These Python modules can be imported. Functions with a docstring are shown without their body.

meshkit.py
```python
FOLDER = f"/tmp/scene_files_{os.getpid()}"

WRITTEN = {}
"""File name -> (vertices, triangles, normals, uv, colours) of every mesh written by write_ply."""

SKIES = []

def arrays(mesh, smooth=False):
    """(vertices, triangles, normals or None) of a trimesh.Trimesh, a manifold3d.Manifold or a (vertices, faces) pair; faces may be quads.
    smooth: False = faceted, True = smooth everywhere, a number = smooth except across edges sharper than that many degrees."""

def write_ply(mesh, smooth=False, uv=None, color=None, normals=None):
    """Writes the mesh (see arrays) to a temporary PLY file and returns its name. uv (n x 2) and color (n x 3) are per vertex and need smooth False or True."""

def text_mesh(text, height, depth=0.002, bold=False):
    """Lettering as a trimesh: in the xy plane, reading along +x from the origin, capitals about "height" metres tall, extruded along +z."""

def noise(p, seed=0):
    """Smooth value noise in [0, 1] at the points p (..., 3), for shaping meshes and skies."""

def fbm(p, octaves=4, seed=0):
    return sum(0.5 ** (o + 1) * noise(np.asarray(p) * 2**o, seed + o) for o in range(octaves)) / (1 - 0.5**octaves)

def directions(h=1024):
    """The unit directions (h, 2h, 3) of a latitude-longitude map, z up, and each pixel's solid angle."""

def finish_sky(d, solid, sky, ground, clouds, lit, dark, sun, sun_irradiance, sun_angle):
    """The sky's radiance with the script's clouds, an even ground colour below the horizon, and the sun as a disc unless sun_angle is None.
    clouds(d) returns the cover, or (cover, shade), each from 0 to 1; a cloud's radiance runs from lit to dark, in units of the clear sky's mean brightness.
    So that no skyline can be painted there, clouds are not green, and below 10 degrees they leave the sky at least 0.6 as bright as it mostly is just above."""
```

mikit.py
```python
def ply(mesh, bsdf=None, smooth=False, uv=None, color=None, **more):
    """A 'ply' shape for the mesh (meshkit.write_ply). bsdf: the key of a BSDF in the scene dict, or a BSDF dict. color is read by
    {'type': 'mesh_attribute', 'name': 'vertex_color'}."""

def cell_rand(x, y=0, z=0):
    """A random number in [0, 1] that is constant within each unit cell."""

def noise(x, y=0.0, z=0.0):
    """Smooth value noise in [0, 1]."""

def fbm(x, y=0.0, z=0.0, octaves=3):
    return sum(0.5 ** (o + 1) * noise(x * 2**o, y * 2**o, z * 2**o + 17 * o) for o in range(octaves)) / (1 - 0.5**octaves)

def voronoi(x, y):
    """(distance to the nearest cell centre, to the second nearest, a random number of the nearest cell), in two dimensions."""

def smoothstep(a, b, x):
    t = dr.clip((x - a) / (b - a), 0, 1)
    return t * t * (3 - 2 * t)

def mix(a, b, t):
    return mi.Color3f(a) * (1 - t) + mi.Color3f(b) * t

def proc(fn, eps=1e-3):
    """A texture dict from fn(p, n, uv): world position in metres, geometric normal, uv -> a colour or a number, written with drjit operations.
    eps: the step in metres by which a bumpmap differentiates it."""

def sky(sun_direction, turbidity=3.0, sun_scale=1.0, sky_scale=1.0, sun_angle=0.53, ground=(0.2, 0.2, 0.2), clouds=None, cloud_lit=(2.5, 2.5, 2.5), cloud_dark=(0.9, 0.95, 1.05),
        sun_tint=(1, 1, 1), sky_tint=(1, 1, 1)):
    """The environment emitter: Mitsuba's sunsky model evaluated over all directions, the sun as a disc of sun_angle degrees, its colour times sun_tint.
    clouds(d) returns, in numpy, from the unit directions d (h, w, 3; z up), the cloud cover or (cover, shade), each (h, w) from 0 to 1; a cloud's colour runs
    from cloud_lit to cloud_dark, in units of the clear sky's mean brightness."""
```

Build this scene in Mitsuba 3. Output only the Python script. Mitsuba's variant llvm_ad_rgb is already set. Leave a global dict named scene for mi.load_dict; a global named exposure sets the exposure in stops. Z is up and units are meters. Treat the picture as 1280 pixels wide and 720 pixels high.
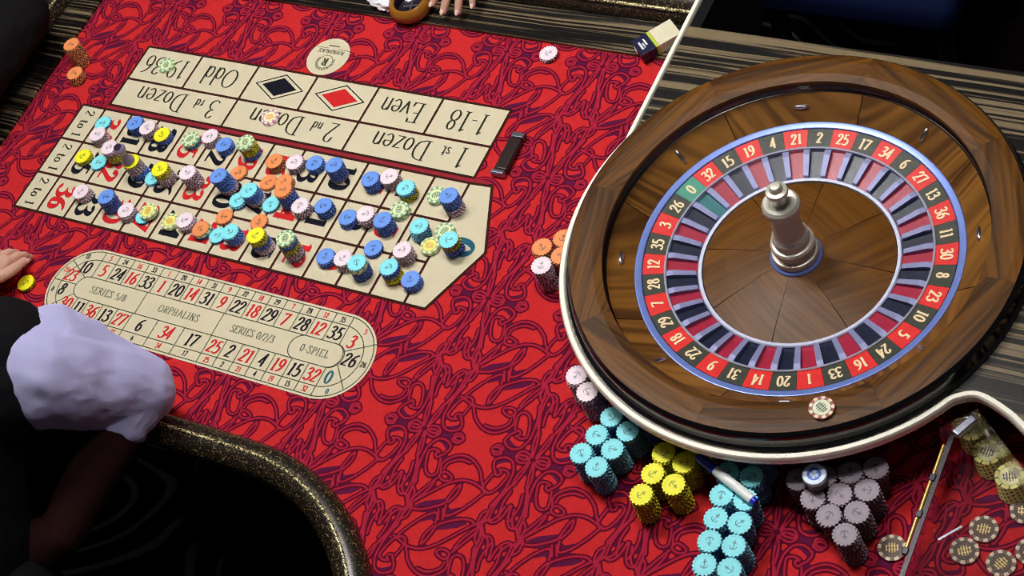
import math, re
import numpy as np
import trimesh
import drjit as dr
import mitsuba as mi
import manifold3d as m3
from shapely.geometry import Polygon, LineString, Point, box
from shapely import affinity, union_all
import mikit, meshkit
from mikit import noise, fbm, smoothstep, mix

T = mi.ScalarTransform4f
rng = np.random.default_rng(7)
scene, labels = {}, {}


def lin(r, g, b):
    """sRGB 0-255 to linear."""
    c = np.array([r, g, b], float) / 255
    return [float(x) for x in np.where(c < 0.04045, c / 12.92, ((c + 0.055) / 1.055) ** 2.4)]


# ---------------------------------------------------------------- camera, light, exposure
EYE = np.array([2.5422, -1.3823, 2.2798])
FWD = np.array([-0.48267, 0.40439, -0.77685])
UP = np.array([-0.20173, 0.81183, 0.54793])
scene['camera'] = {'type': 'perspective', 'fov': 34.546, 'fov_axis': 'x', 'near_clip': 0.05, 'far_clip': 50.0,
                   'to_world': T().look_at(origin=EYE.tolist(), target=(EYE + FWD).tolist(), up=UP.tolist())}
exposure = 1.4
AMBIENT = 0.010
scene['room_light'] = {'type': 'constant', 'radiance': {'type': 'rgb', 'value': [AMBIENT, AMBIENT, AMBIENT * 1.1]}}
# ceiling panels over the table: (centre x, y, z, half width, half depth, radiance)
LAMPS = [(0.55, 0.35, 2.75, 0.42, 0.16, 24.0), (1.75, 0.05, 2.75, 0.30, 0.14, 19.0), (-0.35, 0.10, 2.75, 0.22, 0.14, 10.0)]
for i, (x, y, z, hx, hy, e) in enumerate(LAMPS):
    key = 'ceiling_lamp' + ('_%03d' % i if i else '')
    scene[key] = {'type': 'rectangle', 'to_world': T().translate([x, y, z]).rotate([1, 0, 0], 180).scale([hx, hy, 1]),
                  'bsdf': {'type': 'diffuse', 'reflectance': {'type': 'rgb', 'value': 0.5}},
                  'emitter': {'type': 'area', 'radiance': {'type': 'rgb', 'value': [e, e * 0.97, e * 0.93]}}}
    labels[key] = {'label': 'flat white ceiling lamp panel hanging over the ' + ('betting layout', 'roulette wheel', 'far left end of the table')[i], 'category': 'lamp'}


# ---------------------------------------------------------------- helpers
def put(name, mesh, bsdf, smooth=False, parent=None, **more):
    """One entry of the scene, keyed parent__name, with the next free number."""
    key = (parent + '__' if parent else '') + name
    base, n = key, 0
    while key in scene:
        n += 1
        key = '%s_%03d' % (base, n)
    scene[key] = mesh if isinstance(mesh, dict) else mikit.ply(mesh, bsdf, smooth=smooth, **more)
    return key


names = set()


def thing(name, label, category, group=None):
    key, n = name, 0
    while key in names or key in scene:
        n += 1
        key = '%s_%03d' % (name, n)
    names.add(key)
    labels[key] = {'label': label, 'category': category}
    if group:
        labels[key]['group'] = group
    return key


def tag(key, label, category, group=None):
    names.add(key)
    labels[key] = {'label': label, 'category': category}
    if group:
        labels[key]['group'] = group


def flat(geom, z, simplify=0.0):
    """A shapely area as a thin printed sheet facing up at height z."""
    if simplify:
        geom = geom.simplify(simplify)
    V, F, at = [], [], 0
    for g in getattr(geom, 'geoms', [geom]):
        if g.geom_type != 'Polygon' or g.area < 1e-8:
            continue
        v, f = trimesh.creation.triangulate_polygon(g, engine='earcut')
        f = np.asarray(f)
        a = v[f]
        s = (a[:, 1, 0] - a[:, 0, 0]) * (a[:, 2, 1] - a[:, 0, 1]) - (a[:, 1, 1] - a[:, 0, 1]) * (a[:, 2, 0] - a[:, 0, 0])
        f = np.where(s[:, None] < 0, f[:, ::-1], f)
        V.append(np.c_[v, np.full(len(v), z)])
        F.append(f + at)
        at += len(v)
    return np.vstack(V), np.vstack(F)


def extrude(poly, z0, z1):
    m = [trimesh.creation.extrude_polygon(g, z1 - z0, engine='earcut') for g in getattr(poly, 'geoms', [poly])]
    m = trimesh.util.concatenate(m)
    m.apply_translation([0, 0, z0])
    return m


def smooth_line(pts, n=6, closed=False):
    """Catmull-Rom through the points."""
    p = np.asarray(pts, float)
    if len(p) < 3:
        return p
    q = np.vstack([p[-2 if closed else 0], p, p[1 if closed else -1]]) if not closed else np.vstack([p[-2], p, p[1]])
    out = []
    for i in range(1, len(q) - 2):
        t = np.linspace(0, 1, n, endpoint=False)[:, None]
        a, b, c, d = q[i - 1], q[i], q[i + 1], q[i + 2]
        out.append(0.5 * (2 * b + (c - a) * t + (2 * a - 5 * b + 4 * c - d) * t ** 2 + (3 * b - a - 3 * c + d) * t ** 3))
    return np.vstack(out + [p[-1:]])


def lathe(profile, n=96, centre=(0, 0, 0)):
    """Revolve (r, z) points about the z axis; open or closed profile."""
    p = np.asarray(profile, float)
    a = np.arange(n) * 2 * np.pi / n
    v = np.stack([p[None, :, 0] * np.cos(a)[:, None], p[None, :, 0] * np.sin(a)[:, None], np.broadcast_to(p[:, 1], (n, len(p)))], -1).reshape(-1, 3) + centre
    k = len(p)
    i, j = np.meshgrid(np.arange(n), np.arange(k - 1), indexing='ij')
    q = np.stack([i * k + j, ((i + 1) % n) * k + j, ((i + 1) % n) * k + j + 1, i * k + j + 1], -1).reshape(-1, 4)
    f = np.vstack([q[:, [0, 1, 2]], q[:, [0, 2, 3]]])
    m = trimesh.Trimesh(v, f, process=True)
    m.update_faces(m.nondegenerate_faces())
    return m


def sweep(path, section, closed=False):
    """Sweep a closed (side, up) section along a horizontal path at the path's own z; ends capped with fans."""
    p = np.asarray(path, float)
    t = np.gradient(p, axis=0) if not closed else np.roll(p, -1, 0) - np.roll(p, 1, 0)
    t[:, 2] = 0
    t /= np.linalg.norm(t, axis=1, keepdims=True)
    s = np.c_[t[:, 1], -t[:, 0], np.zeros(len(t))]
    sec = np.asarray(section, float)
    v = p[:, None] + s[:, None] * sec[None, :, :1] + np.array([0, 0, 1.0]) * sec[None, :, 1:]
    n, k = len(p), len(sec)
    f = []
    for i in range(n if closed else n - 1):
        for j in range(k):
            a, b, c, d = i * k + j, i * k + (j + 1) % k, ((i + 1) % n) * k + (j + 1) % k, ((i + 1) % n) * k + j
            f += [[a, b, c], [a, c, d]]
    v = v.reshape(-1, 3)
    if not closed:
        for base, rev in ((0, False), ((n - 1) * k, True)):
            c = len(v)
            v = np.vstack([v, v[base:base + k].mean(0)])
            for j in range(k):
                tri = [c, base + (j + 1) % k, base + j]
                f.append(tri[::-1] if rev else tri)
    m = trimesh.Trimesh(v, np.array(f), process=False)
    trimesh.repair.fix_normals(m)
    return m


def circle_section(r, n=16, squash=1.0):
    a = np.arange(n) * 2 * np.pi / n
    return np.c_[r * np.cos(a), r * squash * np.sin(a)]


def rounded_box(sx, sy, sz, r, n=3):
    pts = []
    hull = []
    for x in (-1, 1):
        for y in (-1, 1):
            for z in (-1, 1):
                hull.append(m3.Manifold.sphere(r, 4 * n).translate([x * (sx / 2 - r), y * (sy / 2 - r), z * (sz / 2 - r)]))
    h = m3.Manifold.batch_hull(hull).to_mesh()
    return trimesh.Trimesh(np.array(h.vert_properties[:, :3]), np.array(h.tri_verts), process=False)


def turned(mesh, loc, rz=0.0, rx=0.0, ry=0.0):
    m = mesh.copy()
    for ax, a in (((1, 0, 0), rx), ((0, 1, 0), ry), ((0, 0, 1), rz)):
        if a:
            m.apply_transform(trimesh.transformations.rotation_matrix(math.radians(a), ax))
    m.apply_translation(loc)
    return m


# ---------------------------------------------------------------- serif lettering from pen strokes (flat print on the cloth)
GLYPH = {  # strokes in a box one unit tall: (points, closed-and-smooth flag); width at the end; serifs as short flat strokes
    '0': ([('e', .27, .5, .2, .48)], .54), '1': ([('s', [(.22, 0), (.22, 1)]), ('s', [(.23, .98), (.09, .86)]), ('s', [(.09, .01), (.35, .01)])], .42),
    '2': ([('c', [(.08, .74), (.13, .92), (.26, .99), (.41, .9), (.43, .71), (.32, .47), (.06, .03)]), ('s', [(.06, .03), (.46, .03)])], .52),
    '3': ([('c', [(.08, .86), (.2, .98), (.36, .92), (.38, .75), (.3, .59), (.17, .53)]), ('c', [(.17, .53), (.34, .49), (.44, .33), (.41, .13), (.26, .01), (.1, .03), (.05, .11)])], .5),
    '4': ([('s', [(.34, 0), (.34, 1), (.03, .3), (.47, .3)])], .5), '5': ([('s', [(.43, .98), (.15, .98), (.11, .56)]), ('c', [(.11, .56), (.25, .61), (.41, .5), (.44, .28), (.35, .07), (.2, .0), (.06, .06)])], .5),
    '6': ([('c', [(.41, .98), (.22, .83), (.1, .56), (.08, .3), (.14, .08), (.26, .01), (.39, .08), (.44, .28), (.38, .5), (.26, .57), (.13, .47)])], .52),
    '7': ([('s', [(.05, .85), (.08, .97), (.45, .97), (.18, 0)])], .48), '8': ([('e', .26, .76, .15, .22), ('e', .26, .27, .19, .26)], .52),
    '9': ([('c', [(.11, .02), (.3, .17), (.42, .44), (.44, .7), (.38, .92), (.26, .99), (.13, .92), (.08, .72), (.14, .5), (.26, .43), (.39, .53)])], .52),
    'O': ([('e', .38, .5, .32, .48)], .76), 'D': ([('s', [(.14, 0), (.14, 1)]), ('c', [(.04, .99), (.3, .98), (.55, .84), (.64, .5), (.55, .16), (.3, .02), (.04, .01)])], .72),
    'E': ([('s', [(.14, 0), (.14, 1)]), ('s', [(.03, .99), (.5, .99), (.52, .82)]), ('s', [(.14, .52), (.42, .52)]), ('s', [(.03, .01), (.52, .01), (.55, .2)])], .6),
    'S': ([('c', [(.42, .82), (.38, .95), (.24, .99), (.1, .9), (.09, .72), (.22, .56), (.4, .42), (.44, .22), (.36, .05), (.2, .0), (.08, .07), (.05, .22)])], .5),
    'R': ([('s', [(.14, 0), (.14, 1)]), ('c', [(.03, .99), (.32, .99), (.5, .88), (.5, .64), (.34, .53), (.14, .51)]), ('s', [(.3, .52), (.6, .02)])], .62),
    'I': ([('s', [(.15, 0), (.15, 1)]), ('s', [(.04, .99), (.26, .99)]), ('s', [(.04, .01), (.26, .01)])], .32),
    'P': ([('s', [(.14, 0), (.14, 1)]), ('c', [(.03, .99), (.32, .99), (.5, .88), (.5, .62), (.32, .49), (.14, .48)]), ('s', [(.03, .01), (.26, .01)])], .56),
    'H': ([('s', [(.14, 0), (.14, 1)]), ('s', [(.58, 0), (.58, 1)]), ('s', [(.14, .52), (.58, .52)]), ('s', [(.04, .01), (.24, .01)]), ('s', [(.48, .01), (.68, .01)])], .74),
    'A': ([('s', [(.04, 0), (.34, 1), (.64, 0)]), ('s', [(.14, .36), (.54, .36)])], .68), 'L': ([('s', [(.14, 0), (.14, 1)]), ('s', [(.03, .99), (.26, .99)]), ('s', [(.03, .01), (.5, .01), (.53, .22)])], .56),
    'N': ([('s', [(.12, 0), (.12, 1), (.58, .02), (.58, 1)]), ('s', [(.02, .01), (.22, .01)])], .72), 'Y': ([('s', [(.04, 1), (.32, .5), (.6, 1)]), ('s', [(.32, .5), (.32, 0)])], .64),
    'C': ([('c', [(.58, .8), (.5, .94), (.36, .99), (.16, .88), (.07, .5), (.16, .12), (.36, .01), (.52, .06), (.6, .2)])], .66),
    'd': ([('e', .22, .31, .16, .3), ('s', [(.4, 0), (.4, 1)]), ('s', [(.3, .99), (.4, .99)])], .5), 'v': ([('s', [(.02, .62), (.2, .02), (.38, .62)])], .4),
    'e': ([('c', [(.07, .35), (.36, .35), (.36, .52), (.22, .62), (.08, .5), (.06, .28), (.12, .08), (.24, .0), (.38, .1)])], .42),
    'n': ([('s', [(.1, 0), (.1, .62)]), ('c', [(.1, .45), (.22, .61), (.36, .56), (.38, .4), (.38, 0)])], .48), 'o': ([('e', .22, .31, .17, .3)], .44),
    'z': ([('s', [(.05, .6), (.36, .6), (.04, .02), (.37, .02)])], .42), 's': ([('c', [(.3, .53), (.17, .62), (.06, .5), (.18, .34), (.32, .2), (.24, .02), (.06, .07)])], .37),
    't': ([('c', [(.16, .85), (.16, .3), (.17, .08), (.25, .0), (.34, .07)]), ('s', [(.03, .62), (.32, .62)])], .36), 'r': ([('s', [(.1, 0), (.1, .62)]), ('c', [(.1, .42), (.2, .58), (.32, .6)])], .35),
    '/': ([('s', [(.02, -.08), (.36, 1.04)])], .38), '-': ([('s', [(.03, .36), (.27, .36)])], .3), ' ': ([], .3),
}


def lettering(text, height, weight=0.034, contrast=2.1, slant=0.0, stretch=1.0, gap=0.05):
    """Text as a shapely area, centred on the origin, reading along +x; strokes thick when upright and thin when flat, like a serif face."""
    shapes, x = [], 0.0
    for ch in text:
        strokes, w = GLYPH[ch]
        for s in strokes:
            if s[0] == 'e':
                a = np.linspace(0, 2 * np.pi, 25)
                pts = np.c_[s[1] + s[3] * np.cos(a), s[2] + s[4] * np.sin(a)]
            else:
                pts = smooth_line(s[1], 5) if s[0] == 'c' else np.array(s[1], float)
            line = LineString(np.c_[(pts[:, 0] + x) / contrast, pts[:, 1]])
            shapes.append(affinity.scale(line.buffer(weight, quad_segs=3, cap_style='flat' if s[0] == 's' else 'round', join_style='mitre', mitre_limit=2), contrast, 1, origin=(0, 0)))
        x += w + gap
    g = union_all(shapes)
    g = affinity.affine_transform(g, [stretch, slant, 0, 1, 0, 0])
    x0, _, x1, _ = g.bounds
    return affinity.scale(affinity.translate(g, -(x0 + x1) / 2, -0.5), height, height, origin=(0, 0)).simplify(height * 0.006)


def stamp(text, height, x, y, turn=0.0, **kw):
    return affinity.translate(affinity.rotate(lettering(text, height, **kw), turn, origin=(0, 0)), x, y)

# ---------------------------------------------------------------- materials
def rgb(c):
    return {'type': 'rgb', 'value': list(c)}


def plastic(color, rough=0.4, spec=0.5, metal=0.0, coat=0.0, **kw):
    d = {'type': 'principled', 'base_color': color if isinstance(color, dict) else rgb(color), 'roughness': rough, 'specular': spec, 'metallic': metal, **kw}
    if coat:
        d.update(clearcoat=coat, clearcoat_gloss=0.92)
    return {'type': 'twosided', 'bsdf': d}


def felt_fn(p, n, uv):
    f = 0.9 + 0.2 * noise(p.x * 900, p.y * 900) * noise(p.x * 210, p.y * 210 + 5)
    return mi.Color3f(*lin(206, 44, 48)) * f


def zebrano_fn(p, n, uv):
    w = fbm(p.x * 2.2 + 3, p.y * 5.0) * 0.05
    s = noise((p.y + w * 0.35) * 230, p.x * 1.6) * 0.65 + noise((p.y + w * 0.35) * 560, p.x * 6.0) * 0.35
    return mix(lin(13, 10, 9), lin(124, 108, 82), smoothstep(0.44, 0.72, s))


def wood_uv_fn(dark, light):
    def fn(p, n, uv):
        w = fbm(uv.x * 4 + 11, uv.y * 9, octaves=2)
        s = noise(uv.x * 9 + w, uv.y * 260 + w * 5) * 0.45 + noise(uv.x * 5 + 7, uv.y * 80 + w * 4) * 0.35 + noise(uv.x * 3, uv.y * 20 + w * 3) * 0.2
        return mix(dark, light, smoothstep(0.15, 0.85, s))
    return fn


def leather_fn(p, n, uv):
    s = noise(p.x * 420, p.y * 420, p.z * 420) * 0.6 + noise(p.x * 1100, p.y * 1100, p.z * 1100) * 0.4
    return mix(lin(26, 20, 15), lin(150, 126, 80), smoothstep(0.58, 0.82, s))


def highlight_glitter_fn(p, n, uv):
    return mix(lin(60, 48, 26), lin(250, 236, 176), smoothstep(0.42, 0.62, noise(p.x * 520, p.y * 520, p.z * 520)))  # speckled gold for the painted highlight line on the leather


def carpet_fn(p, n, uv):
    w = fbm(p.x * 2.1, p.y * 2.1) * 1.4
    r = dr.abs(dr.sin((noise(p.x * 3.2 + w, p.y * 3.2) * 3.1 + w) * 6.0))
    gate = smoothstep(0.52, 0.66, noise(p.x * 4.1 + 9, p.y * 4.1))
    return mix(lin(22, 8, 16), lin(120, 116, 116), gate * smoothstep(0.9, 0.99, r))


VC = {'type': 'mesh_attribute', 'name': 'vertex_color'}
MATS = {
    'felt_mat': plastic(mikit.proc(felt_fn), 0.95, 0.1),
    'print_dark': plastic(lin(92, 10, 36), 0.95, 0.1), 'print_light': plastic(lin(170, 35, 60), 0.95, 0.1), 'print_fill': plastic(lin(94, 22, 62), 0.95, 0.1),
    'print_cream': plastic(lin(216, 206, 176), 0.9, 0.15), 'print_line': plastic(lin(58, 26, 20), 0.9, 0.15), 'print_thin': plastic(lin(64, 70, 52), 0.9, 0.15),
    'print_black': plastic(lin(20, 22, 34), 0.9, 0.15), 'print_red': plastic(lin(206, 40, 44), 0.9, 0.15), 'print_grey': plastic(lin(96, 100, 80), 0.9, 0.15),
    'print_word': plastic(lin(46, 46, 38), 0.9, 0.15), 'print_teal': plastic(lin(40, 96, 116), 0.9, 0.15), 'print_band': plastic(lin(150, 40, 52), 0.9, 0.15),
    'chip_mat': plastic(VC, 0.5, 0.35), 'tile_mat': plastic(VC, 0.3, 0.5, coat=0.4),
    'zebrano': plastic(mikit.proc(zebrano_fn), 0.32, 0.5, coat=0.25),
    'rim_wood': plastic(mikit.proc(wood_uv_fn(lin(58, 33, 9), lin(112, 70, 19))), 0.45, 0.2),
    'stator_wood': plastic(mikit.proc(wood_uv_fn(lin(74, 44, 15), lin(138, 92, 36))), 0.45, 0.22),
    'cone_wood': plastic(mikit.proc(wood_uv_fn(lin(82, 48, 10), lin(110, 68, 14))), 0.42, 0.25),
    'black_gloss': plastic(lin(9, 8, 14), 0.12, 0.5, coat=0.6), 'black_matt': plastic(lin(10, 9, 10), 0.8, 0.2),
    'track_wood': plastic(lin(26, 15, 10), 0.22, 0.5, coat=0.4),
    'leather': plastic(mikit.proc(leather_fn), 0.3, 0.6), 'trim_metal': plastic(lin(250, 246, 228), 0.45, 0.5), 'glitter': plastic(mikit.proc(highlight_glitter_fn), 0.3, 0.6, metal=0.4),
    'chrome': plastic(lin(226, 226, 232), 0.16, 0.5, metal=1.0), 'fret_metal': plastic(lin(140, 144, 184), 0.5, 0.3, metal=0.3), 'nickel': plastic(lin(208, 204, 190), 0.38, 0.5, metal=0.45), 'pale_metal': plastic(lin(206, 212, 236), 0.35, 0.5, metal=0.4), 'blue_ring': plastic(lin(120, 142, 214), 0.3, 0.5, metal=0.35),
    'gold': plastic(lin(236, 200, 110), 0.3, 0.6, metal=0.8),
    'carpet': plastic(mikit.proc(carpet_fn), 0.95, 0.1),
    'shirt': plastic(lin(176, 174, 216), 0.8, 0.2), 'vest': plastic(lin(13, 11, 15), 0.85, 0.15), 'skin': plastic(lin(206, 160, 140), 0.5, 0.35), 'skin_dark': plastic(lin(150, 112, 96), 0.5, 0.35), 'nail': plastic(lin(232, 200, 186), 0.35, 0.5),
    'hair': plastic(lin(20, 15, 12), 0.6, 0.3), 'eye_white': plastic(lin(225, 225, 225), 0.3), 'lips': plastic(lin(165, 92, 88), 0.5),
    'amber_wood': plastic(lin(150, 98, 28), 0.25, 0.5, coat=0.5), 'dark_glass': plastic(lin(28, 20, 40), 0.08, 0.6, coat=0.8),
    'paper': plastic(lin(232, 234, 240), 0.8), 'navy_card': plastic(lin(26, 32, 62), 0.35), 'cream_card': plastic(lin(226, 220, 190), 0.4), 'lime_card': plastic(lin(190, 206, 70), 0.4),
    'lighter_body': plastic(lin(44, 30, 28), 0.25, 0.5, coat=0.5), 'steel': plastic(lin(170, 172, 190), 0.25, 0.5, metal=0.9),
    'pen_white': plastic(lin(238, 242, 240), 0.35), 'pen_blue': plastic(lin(28, 44, 190), 0.3), 'marker_blue': plastic(lin(46, 104, 206), 0.4), 'marker_white': plastic(lin(206, 226, 246), 0.35), 'marker_brown': plastic(lin(92, 62, 66), 0.4),
    'dolly_mat': plastic(lin(128, 112, 140), 0.12, 0.6, coat=0.6), 'acrylic': {'type': 'thindielectric', 'int_ior': 1.49}, 'hinge_dark': plastic(lin(44, 36, 52), 0.3, 0.5),
    'maroon_cloth': plastic(lin(40, 18, 18), 0.9, 0.1), 'lamp_blue_cloth': plastic(lin(9, 18, 52), 0.9, 0.1),  # the maroon one imitates forearm skin in shade
}
for k, v in MATS.items():
    scene[k] = v

# ---------------------------------------------------------------- the room
put('floor', trimesh.creation.box([9, 8, 0.1], trimesh.transformations.translation_matrix([0.9, 0.3, -0.83])), 'carpet')
labels['floor'] = {'label': 'dark carpet with pale grey swirls under the table', 'category': 'floor', 'kind': 'structure'}

# ---------------------------------------------------------------- the table
TABLE = 'roulette_table'
tag(TABLE, 'roulette table in red scroll-patterned felt with dark striped wood rails', 'gaming table')
CUT_C, CUT_R = (0.82, -1.033), 0.411
cut = union_all([Point(CUT_C).buffer(CUT_R, quad_segs=48), box(-3, -2.2, CUT_C[0], CUT_C[1] + CUT_R), box(CUT_C[0] - 0.1, -2.2, CUT_C[0] + CUT_R, CUT_C[1])])
felt_area = box(-0.21, -1.15, 2.45, 0.352).difference(cut)
body_area = box(-0.292, -1.15, 2.45, 0.432).difference(cut)
put('table_body', extrude(body_area, -0.09, -0.004), 'black_matt', parent=TABLE)
for x in (0.2, 1.8):
    put('pedestal', extrude(Point(x, -0.25).buffer(0.2, quad_segs=12), -0.78, -0.09), 'black_matt', parent=TABLE)
FELT = put('felt', extrude(felt_area, -0.004, 0.0), 'felt_mat', parent=TABLE)
put('far_rail', extrude(box(-0.292, 0.353, 1.272, 0.436), -0.004, 0.006), 'zebrano', parent=TABLE)
left_rail = extrude(box(-0.292, -0.622, -0.211, 0.352), -0.004, 0.006)
put('left_rail', left_rail, 'zebrano', parent=TABLE)


def padded(path, r, squash, piping):
    """A stuffed leather roll with a thin gold tube along it, painting its highlight."""
    path = np.asarray(path, float)
    put('armrest', sweep(path, circle_section(r, 28, squash)), 'leather', 60, parent=TABLE)
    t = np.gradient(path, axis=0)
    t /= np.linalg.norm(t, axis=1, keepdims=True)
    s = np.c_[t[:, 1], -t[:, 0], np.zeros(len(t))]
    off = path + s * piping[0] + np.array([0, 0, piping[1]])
    put('highlight_welt', sweep(off, circle_section(0.0034, 10)), 'glitter', 60, parent=TABLE)  # gold piping that paints the bright highlight along the roll


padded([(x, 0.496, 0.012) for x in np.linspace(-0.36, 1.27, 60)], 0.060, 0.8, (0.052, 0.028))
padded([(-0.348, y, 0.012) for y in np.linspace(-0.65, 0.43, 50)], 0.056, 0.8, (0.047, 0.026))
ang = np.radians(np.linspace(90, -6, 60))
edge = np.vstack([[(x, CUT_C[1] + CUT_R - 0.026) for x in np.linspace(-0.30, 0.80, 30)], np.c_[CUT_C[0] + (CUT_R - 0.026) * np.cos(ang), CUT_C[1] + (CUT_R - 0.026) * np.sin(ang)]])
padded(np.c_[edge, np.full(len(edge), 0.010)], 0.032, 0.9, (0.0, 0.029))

# felt print: one scroll ornament repeated over the cloth. Traced in tenths of a millimetre from the flower at the middle of a repeat.
FLOWER, PITCH_X, PITCH_Y, SHEAR = (1.0998, -0.499), 0.2168, 0.2717, -0.0073
MIRRORED = [
    [(63, -48), (147, 33), (321, 0), (229, -106), (67, -56)], [(597, -47), (670, 43), (794, 14), (721, -91), (600, -53)],
    [(343, -971), (271, -781), (234, -602), (223, -431), (237, -288), (324, -131), (479, -86), (634, -172), (621, -289), (547, -385)],
    [(537, -383), (511, -434), (449, -417), (436, -360), (490, -327), (381, -307), (292, -359), (310, -493), (359, -634), (438, -749), (545, -782), (624, -714), (610, -594), (565, -435)],
    [(32, -48), (64, -286), (134, -527), (145, -402), (110, -220), (47, -61)], [(147, -541), (221, -745), (305, -983)],
    [(381, -1370), (278, -1232), (190, -1242), (109, -1198), (47, -1079), (12, -866)], [(388, -1359), (335, -1163), (317, -998), (260, -792)],
    [(388, -1366), (329, -1233), (326, -1064), (412, -1140), (421, -1273), (394, -1360)],
    [(294, -1218), (209, -1203), (141, -1105), (84, -914)],
    [(105, -481), (198, -618), (265, -967), (263, -1195)], [(115, -636), (152, -865), (105, -1131)],
]
TURNED = [
    [(698, -688), (635, -518), (741, -366), (920, -270), (1145, -299), (1356, -441), (1486, -627), (1549, -694)], [(713, -598), (742, -469), (928, -354), (1122, -357)],
    [(694, -741), (753, -641), (911, -684), (927, -756), (808, -795), (701, -747)],
    [(404, -1371), (436, -1235), (541, -1033), (677, -791)], [(419, -1367), (528, -1207), (617, -1044), (669, -875)],
]
CROSSING = [
    [(392, -1383), (528, -1240), (724, -1012), (919, -817), (1135, -696), (1370, -681), (1616, -758), (1686, -779)],
    [(394, -1386), (504, -1425), (693, -1384), (896, -1271), (1031, -1163), (1049, -1065), (1090, -875), (1143, -783), (1161, -946), (1079, -1139)],
    [(1608, -811), (1482, -1033), (1319, -1249), (1140, -1371), (1072, -1192)], [(1062, -1470), (979, -1296)],
]
FILL_MIRRORED = [
    [(19, -16), (152, 75), (317, 34), (536, 27), (713, 96), (818, 12), (735, -116), (662, -146), (556, -46), (366, -58), (195, -142)],
    [(358, -144), (480, -121), (608, -197), (592, -344), (574, -233), (457, -163)], [(277, -363), (338, -276), (474, -297), (366, -329)],
]
FILL_TURNED = [[(705, -600), (719, -459), (917, -331), (1107, -327), (936, -369), (769, -487)]]
FILL_CROSSING = [
    [(536, -1353), (669, -1240), (997, -1097), (997, -1164), (816, -1284), (592, -1359)], [(1099, -1209), (1185, -1241), (1324, -1161), (1248, -1279), (1159, -1340)],
    [(701, -1431), (983, -1269), (1013, -1360), (837, -1390)],
]
CENTRE = (0.1058, -0.1369)


def repeat_unit(mirrored, turned_, crossing, shape):
    out = []
    for pts in mirrored:
        g = shape(np.array(pts) * 1e-4)
        out += [affinity.scale(g, sx, sy, origin=(0, 0)) for sx in (1, -1) for sy in (1, -1)]
    for pts in turned_:
        g = shape(np.array(pts) * 1e-4)
        out += [g, affinity.rotate(g, 180, origin=(0, 0))]
    for pts in crossing:
        g = shape(np.array(pts) * 1e-4)
        out += [g, affinity.rotate(g, 180, origin=CENTRE)]
    return union_all(out)


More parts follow.
